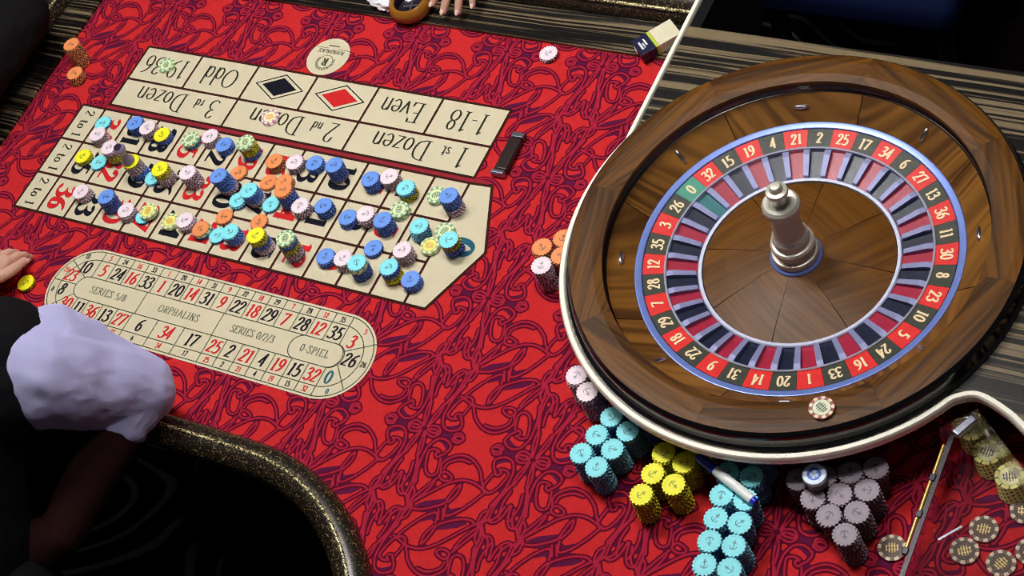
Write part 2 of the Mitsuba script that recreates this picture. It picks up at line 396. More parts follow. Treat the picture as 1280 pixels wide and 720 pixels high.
def stroke(width):
    return lambda p: LineString(smooth_line(p, 6, closed=np.hypot(*(p[0] - p[-1])) < 0.0016)).buffer(width, quad_segs=2).simplify(0.00025)


dark_unit = repeat_unit(MIRRORED, TURNED, CROSSING, stroke(0.0045))
light_unit = repeat_unit(MIRRORED, TURNED, CROSSING, stroke(0.0018))
fill_unit = repeat_unit(FILL_MIRRORED, FILL_TURNED, FILL_CROSSING, lambda p: Polygon(p).buffer(0.0008)).union(dark_unit.buffer(0.0026, quad_segs=2).buffer(-0.0028, quad_segs=2).simplify(0.0004))
inner = felt_area.buffer(-0.001)
for unit, z, m, nm in ((fill_unit, 0.0003, 'print_fill', 'purple_ornament'), (dark_unit, 0.0006, 'print_dark', 'ornament_outline'), (light_unit, 0.0009, 'print_light', 'ornament_band')):
    base = flat(unit, z)
    tiles, area = [], []
    for j in range(-3, 5):
        for i in range(-7, 8):
            dx, dy = FLOWER[0] + i * PITCH_X + j * SHEAR, FLOWER[1] + j * PITCH_Y
            b = box(dx - 0.17, dy - 0.17, dx + 0.27, dy + 0.17)
            if not b.intersects(inner):
                continue
            if inner.contains(b):
                tiles.append((base[0] + [dx, dy, 0], base[1]))
            else:
                g = affinity.translate(unit, dx, dy).intersection(inner)
                if not g.is_empty and g.area > 1e-5:
                    tiles.append(flat(g, z))
    at = np.cumsum([0] + [len(v) for v, _ in tiles])
    key = put(nm, (np.vstack([v for v, _ in tiles]), np.vstack([f + a for (_, f), a in zip(tiles, at)])), m, parent=FELT)
    labels[key] = {'label': {'purple_ornament': 'purple fill of the printed scrolls', 'ornament_outline': 'dark red outline of the printed scrolls', 'ornament_band': 'pink band of the printed scrolls'}[nm], 'kind': 'stuff'}

# ---- betting layout (grid unit 78 mm)
GX, GY = 0.078, 0.0928
LW = 0.0027


def rule(a, b, w=LW):
    return LineString([a, b]).buffer(w, cap_style='square')


nums = Polygon([(-0.0659, 0), (0.936, 0), (0.9846, 0.0025), (1.0413, -0.1389), (0.9824, -0.2784), (-0.0659, -0.2784)])
outside = box(0.003, 0.0134, 0.939, 0.180)
Z1, Z2, Z3 = 0.0012, 0.0015, 0.0018
put('number_field', flat(nums, Z1), 'print_cream', parent=FELT)
put('outside_field', flat(outside, Z1), 'print_cream', parent=FELT)
put('dividing_band', flat(box(0.0, 0.0, 0.975, 0.0134), Z1 - 0.0001), 'print_band', parent=FELT)
lines = [nums.exterior.buffer(LW), outside.exterior.buffer(LW)]
lines += [rule((k * GX, 0), (k * GX, -3 * GY)) for k in range(13)] + [rule((-0.0659, -r * GY), (0.936, -r * GY)) for r in (1, 2)]
lines += [rule((0.003, 0.088), (0.939, 0.088))] + [rule((0.003 + 0.156 * k, 0.088), (0.003 + 0.156 * k, 0.18)) for k in range(1, 6)]
lines += [rule((0.003 + 0.312 * k, 0.0134), (0.003 + 0.312 * k, 0.088)) for k in (1, 2)]
put('layout_lines', flat(union_all(lines), Z2), 'print_line', parent=FELT)
RED = {1, 3, 5, 7, 9, 12, 14, 16, 18, 19, 21, 23, 25, 27, 30, 32, 34, 36}
red, black, grey = [], [], []
for k in range(12):
    for r in range(3):
        n = 34 + r - 3 * k
        (red if n in RED else black).append(stamp(str(n), 0.046, (k + 0.5) * GX, -(r + 0.5) * GY, -90, weight=0.045, contrast=2.4, stretch=1.22, gap=0.06))
grey += [stamp('2 to 1', 0.024, -0.032, -(r + 0.5) * GY, -90, weight=0.03, stretch=1.15) for r in range(3)]
for x, t in ((0.081, '19-36'), (0.237, 'Odd'), (0.705, 'Even'), (0.861, '1-18')):
    grey.append(stamp(t, 0.049, x, 0.134, 180, weight=0.018, contrast=2.5, stretch=1.0))
for x, t, s in ((0.159, '3', 'rd'), (0.471, '2', 'nd'), (0.783, '1', 'st')):
    grey += [stamp(t, 0.048, x + 0.108, 0.051, 180, weight=0.018, contrast=2.5), stamp(s, 0.024, x + 0.068, 0.058, 180, weight=0.03), stamp('Dozen', 0.048, x - 0.035, 0.051, 180, weight=0.018, contrast=2.5, stretch=1.05)]
for x in (0.3952, 0.551):
    dm = lambda s: Polygon([(x - 0.061 * s, 0.136), (x, 0.136 + 0.033 * s), (x + 0.061 * s, 0.136), (x, 0.136 - 0.033 * s)])
    lines_d = dm(1.0).exterior.buffer(0.0012)
    black.append(lines_d)
    (black if x < 0.5 else red).append(dm(0.74))
for g in red:
    put('red_print', flat(g, Z3), 'print_red', parent=FELT)
for g in grey:
    put('word_print', flat(g, Z3), 'print_word', parent=FELT)
for g in black:
    put('black_print', flat(g, Z3), 'print_black', parent=FELT)
put('teal_zero', flat(stamp('0', 0.062, 0.984, -0.139, -90, weight=0.05, contrast=1.6, stretch=1.25), Z3), 'print_teal', parent=FELT)

# ---- racetrack
RY, RXL, RXR = -0.4152, 0.2393, 0.849


def stadium(h):
    return LineString([(RXL, RY), (RXR, RY)]).buffer(h, quad_segs=24)


put('racetrack_field', flat(stadium(0.0905), Z1), 'print_cream', parent=FELT)
TW = 0.0009
tl = [stadium(h).exterior.buffer(TW) for h in (0.0852, 0.0653)]
tl += [LineString([(RXL, RY), (RXR + 0.003, RY)]).buffer(0.0252, quad_segs=16).exterior.buffer(TW)]
px = 0.0385
X0 = 0.2385
for k in range(17):
    tl.append(rule((X0 + k * px, RY + 0.0252), (X0 + k * px, RY + 0.0852), TW))
BOT = [0.2385, 0.2685, 0.307, 0.346, 0.385, 0.451, 0.518, 0.585, 0.6235, 0.662, 0.7005, 0.739, 0.7775, 0.816, 0.8545]
for x in BOT:
    tl.append(rule((x, RY - 0.0252), (x, RY - 0.0852), TW))
for a, b in (((0.872, -0.401), (0.929, -0.370)), ((0.873, -0.428), (0.912, -0.473)), ((0.2246, -0.395), (0.170, -0.364)), ((0.2127, -0.414), (0.155, -0.414)), ((0.2224, -0.434), (0.18, -0.476))):
    tl.append(rule(a, b, TW))
tl += [rule((x, RY + 0.0252), (x, RY - 0.0252), TW) for x in (0.389, 0.5835)]
tl.append(LineString([(0.7805, RY), (0.849, RY)]).buffer(0.0252, quad_segs=16).exterior.buffer(TW))
put('racetrack_lines', flat(union_all(tl), Z2), 'print_thin', parent=FELT)
red, black, grey = [], [], []


def track_number(n, x, yb, ys, xs=None):
    lst = red if n in RED else black
    lst.append(stamp(str(n), 0.0265, x, yb, weight=0.045, contrast=1.9, slant=0.12))
    lst.append(stamp(str(n), 0.0108, xs or x, ys, weight=0.06, contrast=1.6))


for k, n in enumerate([5, 24, 16, 33, 1, 20, 14, 31, 9, 22, 18, 29, 7, 28, 12, 35]):
    track_number(n, X0 + (k + 0.5) * px, RY + 0.0455, RY + 0.0752)
for k, n in enumerate([11, 36, 13, 27, 6, 34, 17, 25, 2, 21, 4, 19, 15, 32]):
    track_number(n, (BOT[k] + BOT[k + 1]) / 2, RY - 0.0455, RY - 0.0752)
for n, xb, yb, xs, ys in ((10, 0.212, -0.373, 0.2, -0.348), (23, 0.189, -0.397, 0.170, -0.388), (8, 0.189, -0.431, 0.166, -0.436), (30, 0.217, -0.458, 0.205, -0.482),
                          (3, 0.877, -0.378, 0.893, -0.352), (26, 0.893, -0.414, 0.9235, -0.416)):
    lst = red if n in RED else black
    lst += [stamp(str(n), 0.0265, xb, yb, weight=0.045, contrast=1.9, slant=0.12), stamp(str(n), 0.0108, xs, ys, weight=0.06, contrast=1.6)]
for g in red:
    put('racetrack_red_number', flat(g, Z3), 'print_red', parent=FELT)
for g in black:
    put('racetrack_black_number', flat(g, Z3), 'print_black', parent=FELT)
for g in (stamp('0', 0.0265, 0.870, -0.457, weight=0.045, contrast=1.9), stamp('0', 0.0108, 0.882, -0.484, weight=0.06, contrast=1.6)):
    put('racetrack_zero', flat(g, Z3), 'print_teal', parent=FELT)
for t, x in (('SERIES 5/8', 0.302), ('ORPHALINS', 0.486), ('SERIES 0/2/3', 0.668), ('0-SPIEL', 0.814)):
    grey.append(stamp(t, 0.0155, x, RY, weight=0.032, stretch=1.0, gap=0.13 if len(t) < 11 else 0.08))
for g in grey:
    put('racetrack_word', flat(g, Z3), 'print_grey', parent=FELT)

# ---- house logo disc
LX, LY = 0.466, 0.2325
put('logo_disc', flat(Point(LX, LY).buffer(0.0492, quad_segs=24), Z1), 'print_cream', parent=FELT)
lg = [stamp('R', 0.019, LX, LY - 0.014, 180, weight=0.06), stamp('ROYALPALACE', 0.0092, LX, LY + 0.0135, 180, weight=0.045, stretch=0.95), rule((LX - 0.044, LY + 0.0215), (LX - 0.012, LY + 0.0215), 0.0005), rule((LX + 0.012, LY + 0.0215), (LX + 0.044, LY + 0.0215), 0.0005),
      rule((LX - 0.012, LY + 0.029), (LX + 0.012, LY + 0.029), 0.0013)]
lg.append(Point(LX, LY - 0.014).buffer(0.0172).exterior.buffer(0.0006))
for k in range(14):
    a = math.radians(-90 + (k - 6.5) * 17 + 180)
    lg.append(affinity.translate(affinity.rotate(affinity.scale(Point(0, 0).buffer(0.0032), 1.0, 0.4), math.degrees(a) + 50), LX + 0.0205 * math.cos(a + math.pi), LY - 0.014 + 0.0205 * math.sin(a + math.pi)))
put('logo_print', flat(union_all(lg), Z2), 'print_thin', parent=FELT)

# ---- raised apron round the wheel, with its pale metal lip
AXX, AXY = 1.6345, -0.063
th = np.radians(np.linspace(159, 320, 60))
rim_path = np.c_[AXX + 0.3865 * np.cos(th), AXY + 0.3865 * np.sin(th)]
left = [(1.273, y) for y in np.linspace(0.56, 0.1, 14)]
notch = smooth_line([(1.9305, -0.3114), (1.948, -0.288), (1.9633, -0.2675), (1.9944, -0.2533), (2.0368, -0.2662), (2.0714, -0.2863), (2.12, -0.325), (2.2, -0.40), (2.36, -0.58)], 6)
outline = np.vstack([left, rim_path, notch[2:]])
apron_poly = Polygon(np.vstack([outline[9:], [(2.45, -0.58), (2.45, 0.345), (1.273, 0.345)]])).buffer(0)
apron = apron_poly.difference(Point(AXX, AXY).buffer(0.374, quad_segs=40))
put('wheel_apron', extrude(apron, 0.098, 0.122), 'zebrano', parent=TABLE)
put('apron_lip', sweep(np.c_[outline, np.full(len(outline), 0.116)], np.array([(-0.0055, -0.009), (0.004, -0.009), (0.0065, -0.004), (0.0065, 0.006), (0.0035, 0.0105), (-0.003, 0.0105), (-0.0055, 0.007)])), 'trim_metal', 40, parent=TABLE)
wall_poly = apron_poly.buffer(-0.075).difference(Point(AXX, AXY).buffer(0.356, quad_segs=32))
put('apron_wall', extrude(wall_poly, 0.0, 0.098), 'black_matt', parent=TABLE)
put('armrest_end', extrude(box(1.2745, 0.345, 1.30, 0.56), -0.09, 0.118), 'black_matt', parent=TABLE)

# ---------------------------------------------------------------- roulette wheel
WHEEL = 'roulette_wheel'
tag(WHEEL, 'large wooden roulette wheel with red and black pockets and a tall metal turret', 'roulette wheel')
AX3 = (AXX, AXY, 0)


def sector(profile, a0, a1, n=6, centre=AX3, grain=None):
    """A closed solid: the closed (r, z) outline turned from angle a0 to a1 (degrees). Returns mesh and, with grain, uv in metres along and across it."""
    p = np.asarray(profile, float)
    k = len(p)
    a = np.radians(np.linspace(a0, a1, n + 1))
    V, F, UV = [], [], []

    def quadstrip(r0, z0, r1, z1):
        base = sum(len(v) for v in V)
        for t in a:
            c, s = np.cos(t), np.sin(t)
            V.append(np.array([[r0 * c, r0 * s, z0], [r1 * c, r1 * s, z1]]))
        for i in range(n):
            q = base + 2 * i
            F.extend([[q, q + 2, q + 3], [q, q + 3, q + 1]])
    for j in range(k):
        r0, z0 = p[j]
        r1, z1 = p[(j + 1) % k]
        quadstrip(r0, z0, r1, z1)
    tri = trimesh.creation.triangulate_polygon(Polygon(p), engine='earcut')
    for t, rev in ((a[0], False), (a[-1], True)):
        base = sum(len(v) for v in V)
        v2, f2 = tri
        V.append(np.c_[v2[:, 0] * np.cos(t), v2[:, 0] * np.sin(t), v2[:, 1]])
        F.extend((f2[:, ::-1] if rev else f2) + base)
    V = np.vstack(V)
    m = trimesh.Trimesh(V, np.array(F), process=False)
    mid = math.radians((a0 + a1) / 2)
    if grain is not None:
        t = mid + math.radians(grain)
        d, e = np.array([np.cos(t), np.sin(t)]), np.array([-np.sin(t), np.cos(t)])
        off = (a0 * 0.37) % 7
        UV = np.c_[V[:, :2] @ d + off, V[:, :2] @ e + V[:, 2] * 0.7 + off * 1.7]
        m.apply_translation(centre)
        return m, UV
    m.apply_translation(centre)
    return m


bowl = [(0.20, 0.0025), (0.30, 0.0025), (0.31, 0.03), (0.345, 0.085), (0.362, 0.1185), (0.3730, 0.1195), (0.3734, 0.1226), (0.3785, 0.1229), (0.3782, 0.1262), (0.3735, 0.1290), (0.3720, 0.1340), (0.3715, 0.145), (0.3695, 0.152), (0.3655, 0.1555), (0.355, 0.150), (0.3, 0.09), (0.2, 0.06)]
put('bowl', lathe(bowl, 128, AX3), 'black_gloss', 40, parent=WHEEL)
OFF = -2.0
for k in range(8):
    a = OFF + 45 * k
    m, uv = sector([(0.3645, 0.150), (0.3645, 0.1572), (0.350, 0.1588), (0.325, 0.1572), (0.3105, 0.1535), (0.3105, 0.146)], a + 0.02, a + 44.98, 14, grain=(90, 84, 96, 88, 80, 94, 86, 92)[k])
    put('rim_panel', m, 'rim_wood', parent=WHEEL, uv=uv)
put('ball_track', lathe([(0.3104, 0.1533), (0.3135, 0.147), (0.3145, 0.137), (0.3120, 0.128), (0.3085, 0.1265), (0.306, 0.12)], 128, AX3), 'track_wood', 50, parent=WHEEL)
for k in range(8):
    a = OFF + 45 * k
    m, uv = sector([(0.3085, 0.110), (0.3085, 0.1285), (0.2695, 0.0968), (0.2695, 0.08)], a + 0.16, a + 44.84, 12, grain=(62, 118, 70, 60, 58, 115, 64, 112)[k])
    put('stator_panel', m, 'stator_wood', parent=WHEEL, uv=uv)
    # chrome ball deflector, alternately along and across the slope
    b = math.radians(OFF + 45 * k + 20)
    lens = trimesh.creation.icosphere(1, 1.0)
    lens.apply_scale([0.0145, 0.0046, 0.0046] if k % 2 else [0.0046, 0.0145, 0.0046])
    lens.apply_transform(trimesh.transformations.rotation_matrix(-math.atan2(0.0317, 0.039), (0, 1, 0)))
    lens.apply_transform(trimesh.transformations.rotation_matrix(b, (0, 0, 1)))
    r = 0.289
    lens.apply_translation([AXX + r * math.cos(b), AXY + r * math.sin(b), 0.1145])
    put('ball_deflector', lens, 'chrome', True, parent=WHEEL)
put('pocket_ring', lathe([(0.2695, 0.08), (0.2695, 0.0958), (0.2685, 0.0975), (0.2665, 0.0978), (0.2580, 0.0955), (0.2565, 0.0925), (0.2565, 0.07)], 128, AX3), 'blue_ring', 40, parent=WHEEL)
ORDER = [0, 32, 15, 19, 4, 21, 2, 25, 17, 34, 6, 27, 13, 36, 11, 30, 8, 23, 10, 5, 24, 16, 33, 1, 20, 14, 31, 9, 22, 18, 29, 7, 28, 12, 35, 3, 26]
STEP = 360 / 37
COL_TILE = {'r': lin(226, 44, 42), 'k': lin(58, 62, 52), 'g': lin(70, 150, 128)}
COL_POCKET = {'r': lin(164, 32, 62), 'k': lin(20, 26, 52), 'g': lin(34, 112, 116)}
scene['tile_red'], scene['tile_black'], scene['tile_green'] = (plastic(COL_TILE[c], 0.3, 0.5, coat=0.4) for c in 'rkg')
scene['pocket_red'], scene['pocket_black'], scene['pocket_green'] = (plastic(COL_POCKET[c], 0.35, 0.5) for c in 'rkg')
scene['numeral_mat'] = plastic(lin(240, 214, 170), 0.4, 0.5)
for k, n in enumerate(ORDER):
    mid = 159.4 - k * STEP
    nm = 'green' if n == 0 else 'red' if n in RED else 'black'
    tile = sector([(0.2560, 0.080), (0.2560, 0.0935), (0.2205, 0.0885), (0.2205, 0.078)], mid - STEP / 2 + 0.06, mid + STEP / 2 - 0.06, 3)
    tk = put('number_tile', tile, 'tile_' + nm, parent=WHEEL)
    g = lettering(str(n), 0.0195, weight=0.06, contrast=1.7, stretch=0.95)
    v, f = flat(g, 0.0)
    slope = math.atan2(0.005, 0.0355)
    P = np.c_[v[:, 0], v[:, 1] * math.cos(slope), v[:, 1] * math.sin(slope) + 0.0914]
    t = math.radians(mid)
    d = np.array([math.cos(t), math.sin(t)])
    e = np.array([math.sin(t), -math.cos(t)])           # numerals read from the hub outwards
    P2 = np.c_[AXX + d[0] * (0.2385 + P[:, 1]) + e[0] * P[:, 0], AXY + d[1] * (0.2385 + P[:, 1]) + e[1] * P[:, 0], P[:, 2] + 0.0003]
    put('numeral', (P2, f), 'numeral_mat', parent=tk)
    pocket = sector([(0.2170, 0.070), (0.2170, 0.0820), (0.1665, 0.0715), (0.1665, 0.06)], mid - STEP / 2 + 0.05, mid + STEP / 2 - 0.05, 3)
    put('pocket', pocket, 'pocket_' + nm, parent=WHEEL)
    fret = sector([(0.2165, 0.078), (0.2165, 0.0885), (0.206, 0.0885), (0.169, 0.0785), (0.1675, 0.070)], mid + STEP / 2 - 1.45, mid + STEP / 2 + 1.45, 1)
    put('pocket_fret', fret, 'fret_metal', parent=WHEEL)
put('pocket_rim', lathe([(0.2205, 0.076), (0.2205, 0.0905), (0.2190, 0.0918), (0.2172, 0.0905), (0.2172, 0.075)], 128, AX3), 'pale_metal', 40, parent=WHEEL)
put('hub_ring', lathe([(0.1668, 0.06), (0.1668, 0.0740), (0.1650, 0.0760), (0.1600, 0.0756), (0.1585, 0.06)], 128, AX3), 'pale_metal', 40, parent=WHEEL)
for k in range(8):
    a = 5 + 45 * k
    m, uv = sector([(0.1583, 0.060), (0.1583, 0.0724), (0.120, 0.0800), (0.075, 0.0860), (0.042, 0.0890), (0.042, 0.06)], a + 0.25, a + 44.75, 8, grain=(20, 75, 40, 65, 10, 70, 30, 55)[k])
    put('cone_panel', m, 'cone_wood', parent=WHEEL, uv=uv)
put('turret_base', lathe([(0.0, 0.08), (0.0430, 0.080), (0.0435, 0.0905), (0.0415, 0.0935), (0.0385, 0.0945), (0.0375, 0.0960)], 64, AX3), 'blue_ring', 40, parent=WHEEL)
turret = [(0.0375, 0.094), (0.0390, 0.101), (0.0375, 0.107), (0.0325, 0.1085), (0.0320, 0.118), (0.0355, 0.121), (0.0360, 0.128), (0.0335, 0.132), (0.0295, 0.133), (0.0290, 0.140), (0.0305, 0.1425), (0.0300, 0.147), (0.0270, 0.150),
          (0.0245, 0.156), (0.0238, 0.190), (0.0240, 0.208), (0.0255, 0.214), (0.0292, 0.218), (0.0305, 0.224), (0.0300, 0.231), (0.0262, 0.236), (0.0185, 0.236), (0.0150, 0.234), (0.0110, 0.237), (0.0105, 0.249),
          (0.0125, 0.254), (0.0170, 0.257), (0.0180, 0.262), (0.0168, 0.266), (0.0110, 0.268), (0.0105, 0.272), (0.0075, 0.277), (0.0, 0.278)]
put('turret', lathe(turret, 64, AX3), 'nickel', 32, parent=WHEEL)

# ---------------------------------------------------------------- chips
CHIP_R, CHIP_T, CLOTH = 0.0190, 0.0032, 0.0020
COL = {'T': lin(140, 240, 250), 'P': lin(250, 232, 242), 'B': lin(112, 160, 246), 'Y': lin(254, 250, 44), 'O': lin(246, 152, 92), 'S': lin(160, 146, 158)}
EDGE = {'T': lin(66, 106, 206), 'P': lin(196, 150, 172), 'B': lin(72, 98, 214), 'Y': lin(196, 176, 44), 'O': lin(196, 116, 92), 'S': lin(72, 60, 66)}  # side tones with the grazing light on stacked chips worked in
WORD = {'T': 'turquoise', 'P': 'pale pink', 'B': 'blue', 'Y': 'yellow', 'O': 'orange', 'S': 'grey', 'G': 'green-edged cash', 'C': 'yellow cash', 'H': 'red cash', 'K': 'cream cash', 'N': 'brown cash', 'M': 'pink-edged cash'}
KIND = {'T': 'turquoise_chip', 'P': 'pink_chip', 'B': 'blue_chip', 'Y': 'yellow_chip', 'O': 'orange_chip', 'S': 'grey_chip', 'G': 'green_cash_chip', 'C': 'yellow_cash_chip', 'H': 'red_cash_chip', 'K': 'cream_cash_chip', 'N': 'brown_cash_chip', 'M': 'pink_cash_chip'}
# cash chips: body, edge spots, inlay, hatch marks
CASH = {'G': (lin(120, 176, 130), lin(226, 232, 196), lin(226, 238, 190), lin(60, 110, 70)), 'C': (lin(168, 196, 140), lin(236, 236, 190), lin(244, 240, 130), lin(206, 150, 60)),
        'H': (lin(164, 84, 72), lin(240, 226, 200), lin(226, 232, 200), lin(30, 62, 44)), 'K': (lin(206, 200, 112), lin(62, 54, 60), lin(200, 196, 140), lin(52, 44, 70)),
        'N': (lin(120, 96, 84), lin(226, 206, 180), lin(92, 72, 60), lin(236, 206, 130)), 'M': (lin(206, 150, 172), lin(246, 232, 226), lin(250, 238, 190), lin(226, 140, 50))}


class Paint:
    """Faces with a flat colour each, joined into one mesh with vertex colours."""

    def __init__(self):
        self.v, self.f, self.c, self.n = [], [], [], 0

    def add(self, v, f, col):
        v = np.asarray(v, float)
        self.v.append(v)
        self.f.append(np.asarray(f) + self.n)
        self.c.append(np.broadcast_to(np.asarray(col, float), (len(v), 3)) if np.ndim(col) == 1 else col)
        self.n += len(v)

    def ply(self, bsdf):
        return mikit.ply((np.vstack(self.v), np.vstack(self.f)), bsdf, color=np.vstack(self.c))


def ring_faces(a, b):
    """Triangles between two closed loops of equal length, as separate vertices per quad."""
    n = len(a)
    v = np.stack([a, np.roll(a, -1, 0), np.roll(b, -1, 0), b], 1).reshape(-1, 3)
    i = np.arange(n) * 4
    return v, np.vstack([np.c_[i, i + 1, i + 2], np.c_[i, i + 2, i + 3]])


ANCHOR = union_all([LineString([(0, -0.30), (0, 0.28)]).buffer(0.035), LineString([(-0.17, 0.2), (0.17, 0.2)]).buffer(0.032), Point(0, 0.33).buffer(0.075).exterior.buffer(0.026),
                    LineString(smooth_line([(-0.29, -0.08), (-0.22, -0.24), (0, -0.32), (0.22, -0.24), (0.29, -0.08)], 5)).buffer(0.035)])
HATCH = union_all([affinity.rotate(box(-0.03, -h, 0.03, h), 0, origin=(0, 0)) if False else affinity.translate(box(-0.028, -h, 0.028, h), x, 0) for x, h in ((-0.26, 0.16), (-0.13, 0.24), (0, 0.27), (0.13, 0.24), (0.26, 0.16))] + [box(-0.33, y - 0.016, 0.33, y + 0.016) for y in (-0.1, 0.1)])


def chip_mesh(kind, fancy):
    P, R, t = Paint(), CHIP_R, CHIP_T
    cash = kind in CASH
    lobes, per = 18, 6 if fancy else 4
    n = lobes * per
    a = np.arange(n) * 2 * np.pi / n
    ph = np.arange(n) % per
    prof = (0.88 + 0.13 * np.abs(np.sin(np.pi * np.arange(n) / per)) ** 0.8) * R
    if cash:
        prof = np.full(n, R)

    def loop(s, z):
        return np.c_[prof * s * np.cos(a), prof * s * np.sin(a), np.full(n, z)]
    if cash:
        body, spot, inlay, mark = CASH[kind]
        lobe = ((np.arange(n) // per) % 2 == 0) & ((ph < 2) if kind == 'K' else True)
        side = np.where(lobe[:, None], np.array(spot), np.array(body))
        face = side
    else:
        side = np.where((ph == 0)[:, None] | (np.roll(ph, -1) == 0)[:, None], np.array(EDGE[kind]) * 0.10, np.array(EDGE[kind]) * 0.38)  # grooves and lobes painted darker, imitating shade between the scallops
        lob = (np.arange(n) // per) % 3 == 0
        side = np.where(lob[:, None] & ~((ph == 0) | (np.roll(ph, -1) == 0))[:, None], np.array(EDGE[kind]) * 1.25, side)  # every third lobe painted bright, like a scallop catching light
        face = np.broadcast_to(np.array(COL[kind]), (n, 3))
    four = lambda c: np.repeat(c, 4, 0)
    v, f = ring_faces(loop(1, 0.0002), loop(1, t - 0.0004))
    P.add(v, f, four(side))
    v, f = ring_faces(loop(1, t - 0.0004), loop(0.975, t))
    P.add(v, f, four(face))
    if not fancy:
        v = np.vstack([loop(0.975, t), [[0, 0, t]]])
        P.add(v, np.c_[np.arange(n), (np.arange(n) + 1) % n, np.full(n, n)], face[0] if not cash else np.vstack([face, [inlay]]))
    else:
        def circ(r, z):
            return np.c_[r * R * np.cos(a), r * R * np.sin(a), np.full(n, z)]
        if cash:
            v, f = ring_faces(loop(0.975, t), circ(0.74, t))
            P.add(v, f, four(side))
            v, f = ring_faces(circ(0.74, t), circ(0.70, t - 0.0002))
            P.add(v, f, np.array(body) * 0.5)
            v = np.vstack([circ(0.70, t - 0.0002), [[0, 0, t - 0.0002]]])
            P.add(v, np.c_[np.arange(n), (np.arange(n) + 1) % n, np.full(n, n)], inlay)
            v, f = flat(affinity.scale(HATCH, R * 1.45, R * 1.45, origin=(0, 0)), t - 0.00005)
            P.add(v, f, mark)
        else:
            c = np.array(COL[kind])
            v, f = ring_faces(loop(0.975, t), circ(0.80, t))
            P.add(v, f, c)
            v, f = ring_faces(circ(0.80, t), circ(0.77, t - 0.00025))
            P.add(v, f, c * 0.72)
            v = np.vstack([circ(0.77, t - 0.00025), [[0, 0, t - 0.00025]]])
            P.add(v, np.c_[np.arange(n), (np.arange(n) + 1) % n, np.full(n, n)], c * 0.97)
            v, f = flat(affinity.scale(ANCHOR, R * 1.0, R * 1.0, origin=(0, 0)), t - 0.0001)
            P.add(v, f, c * 0.2 + np.array([0.0, 0.01, 0.03]))
    v = np.vstack([loop(1, 0.0002), [[0, 0, 0.0002]]])
    P.add(v, np.c_[(np.arange(n) + 1) % n, np.arange(n), np.full(n, n)], np.array(CASH[kind][0] if cash else EDGE[kind]) * 0.5)
    return P.ply('chip_mat')


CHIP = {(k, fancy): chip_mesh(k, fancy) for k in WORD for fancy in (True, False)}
STUFF = []
ORDINAL = 'first second third fourth fifth sixth seventh eighth ninth tenth eleventh twelfth thirteenth fourteenth fifteenth sixteenth seventeenth eighteenth nineteenth twentieth'.split()


def chip(kind, fancy, x, y, z, label, group=None, rot=None, scale=1.0):
    key = thing(KIND[kind], label, 'casino chip', group)
    tr = T().translate([x, y, z]).rotate([0, 0, 1], float(rng.uniform(0, 360) if rot is None else rot))
    if scale != 1.0:
        tr = tr.scale([scale, scale, 1])
    scene[key] = {**CHIP[kind, fancy], 'to_world': tr}
    return key


def stack(x, y, spec, where, z0=CLOTH, face=None, jitter=0.0005, keep=None):
    """A stack from a top-to-bottom code like T2P7: every chip its own thing. keep: how many from the top are things of their own, the rest one joined mass."""
    runs = [(k, int(n)) for k, n in re.findall(r'([A-Z])(\d+)', spec)]
    total = sum(n for _, n in runs)
    size = 'pair' if total == 2 else 'stack'
    i = 0
    drift = rng.normal(0, 0.00016, 2)
    first = True
    for k, n in runs:
        for q in range(n):
            level = total - 1 - i
            jx, jy = rng.normal(0, jitter, 2) if total > 1 else (0, 0)
            pos = (x + jx + drift[0] * (level - total), y + jy + drift[1] * (level - total), z0 + level * CHIP_T)
            if keep is not None and i >= keep:
                STUFF.append((k, pos, float(rng.uniform(0, 360))))
            elif i == 0:
                chip(k, True, *pos, '%s chip on top of the %s %s' % (WORD[k], size, where), rot=face)
            else:
                chip(k, False, *pos, '%s chip, %s from the top, %s %s' % (WORD[k], 'lower one' if total == 2 else ORDINAL[i], size, where) if total > 2 else 'lower %s chip of the pair %s' % (WORD[k], where),
                     group='chips of the %s %s' % (size, where) if total > 2 else None)
            i += 1
    return z0 + total * CHIP_T


UNITS = 'zero one two three four five six seven eight nine ten eleven twelve thirteen fourteen fifteen sixteen seventeen eighteen nineteen'.split()


def cell_name(x, y):
    """Where on the number field a stack stands, in the numbers one can find there."""
    k, r = x / GX, -y / GY

    def num(kk, rr):
        n = 34 + rr - 3 * kk
        return UNITS[n] if n < 20 else ('twenty', 'thirty')[n // 10 - 2] + ('-' + UNITS[n % 10] if n % 10 else '')
    kc, rc = min(11, max(0, int(k))), min(2, max(0, int(r)))
    nearx, neary = abs(k - round(k)) < 0.14 and 0 < round(k) < 13, abs(r - round(r)) < 0.13 and 0 < round(r) < 3
    kr, rr = int(round(k)), int(round(r))
    if x > 0.955:
        return 'on the teal zero'
    if nearx and kr == 12:
        return 'at zero and ' + (num(11, rr) if neary else num(11, rc))
    if nearx and neary:
        return 'on the corner of %s and %s' % (num(kr - 1, rr - 1), num(kr, rr))
    if nearx:
        return 'on the line %s to %s' % (num(kr - 1, rc), num(kr, rc))
    if neary:
        return 'on the line %s to %s' % (num(kc, rr - 1), num(kc, rr))
    return 'in the box of %s' % num(kc, rc)


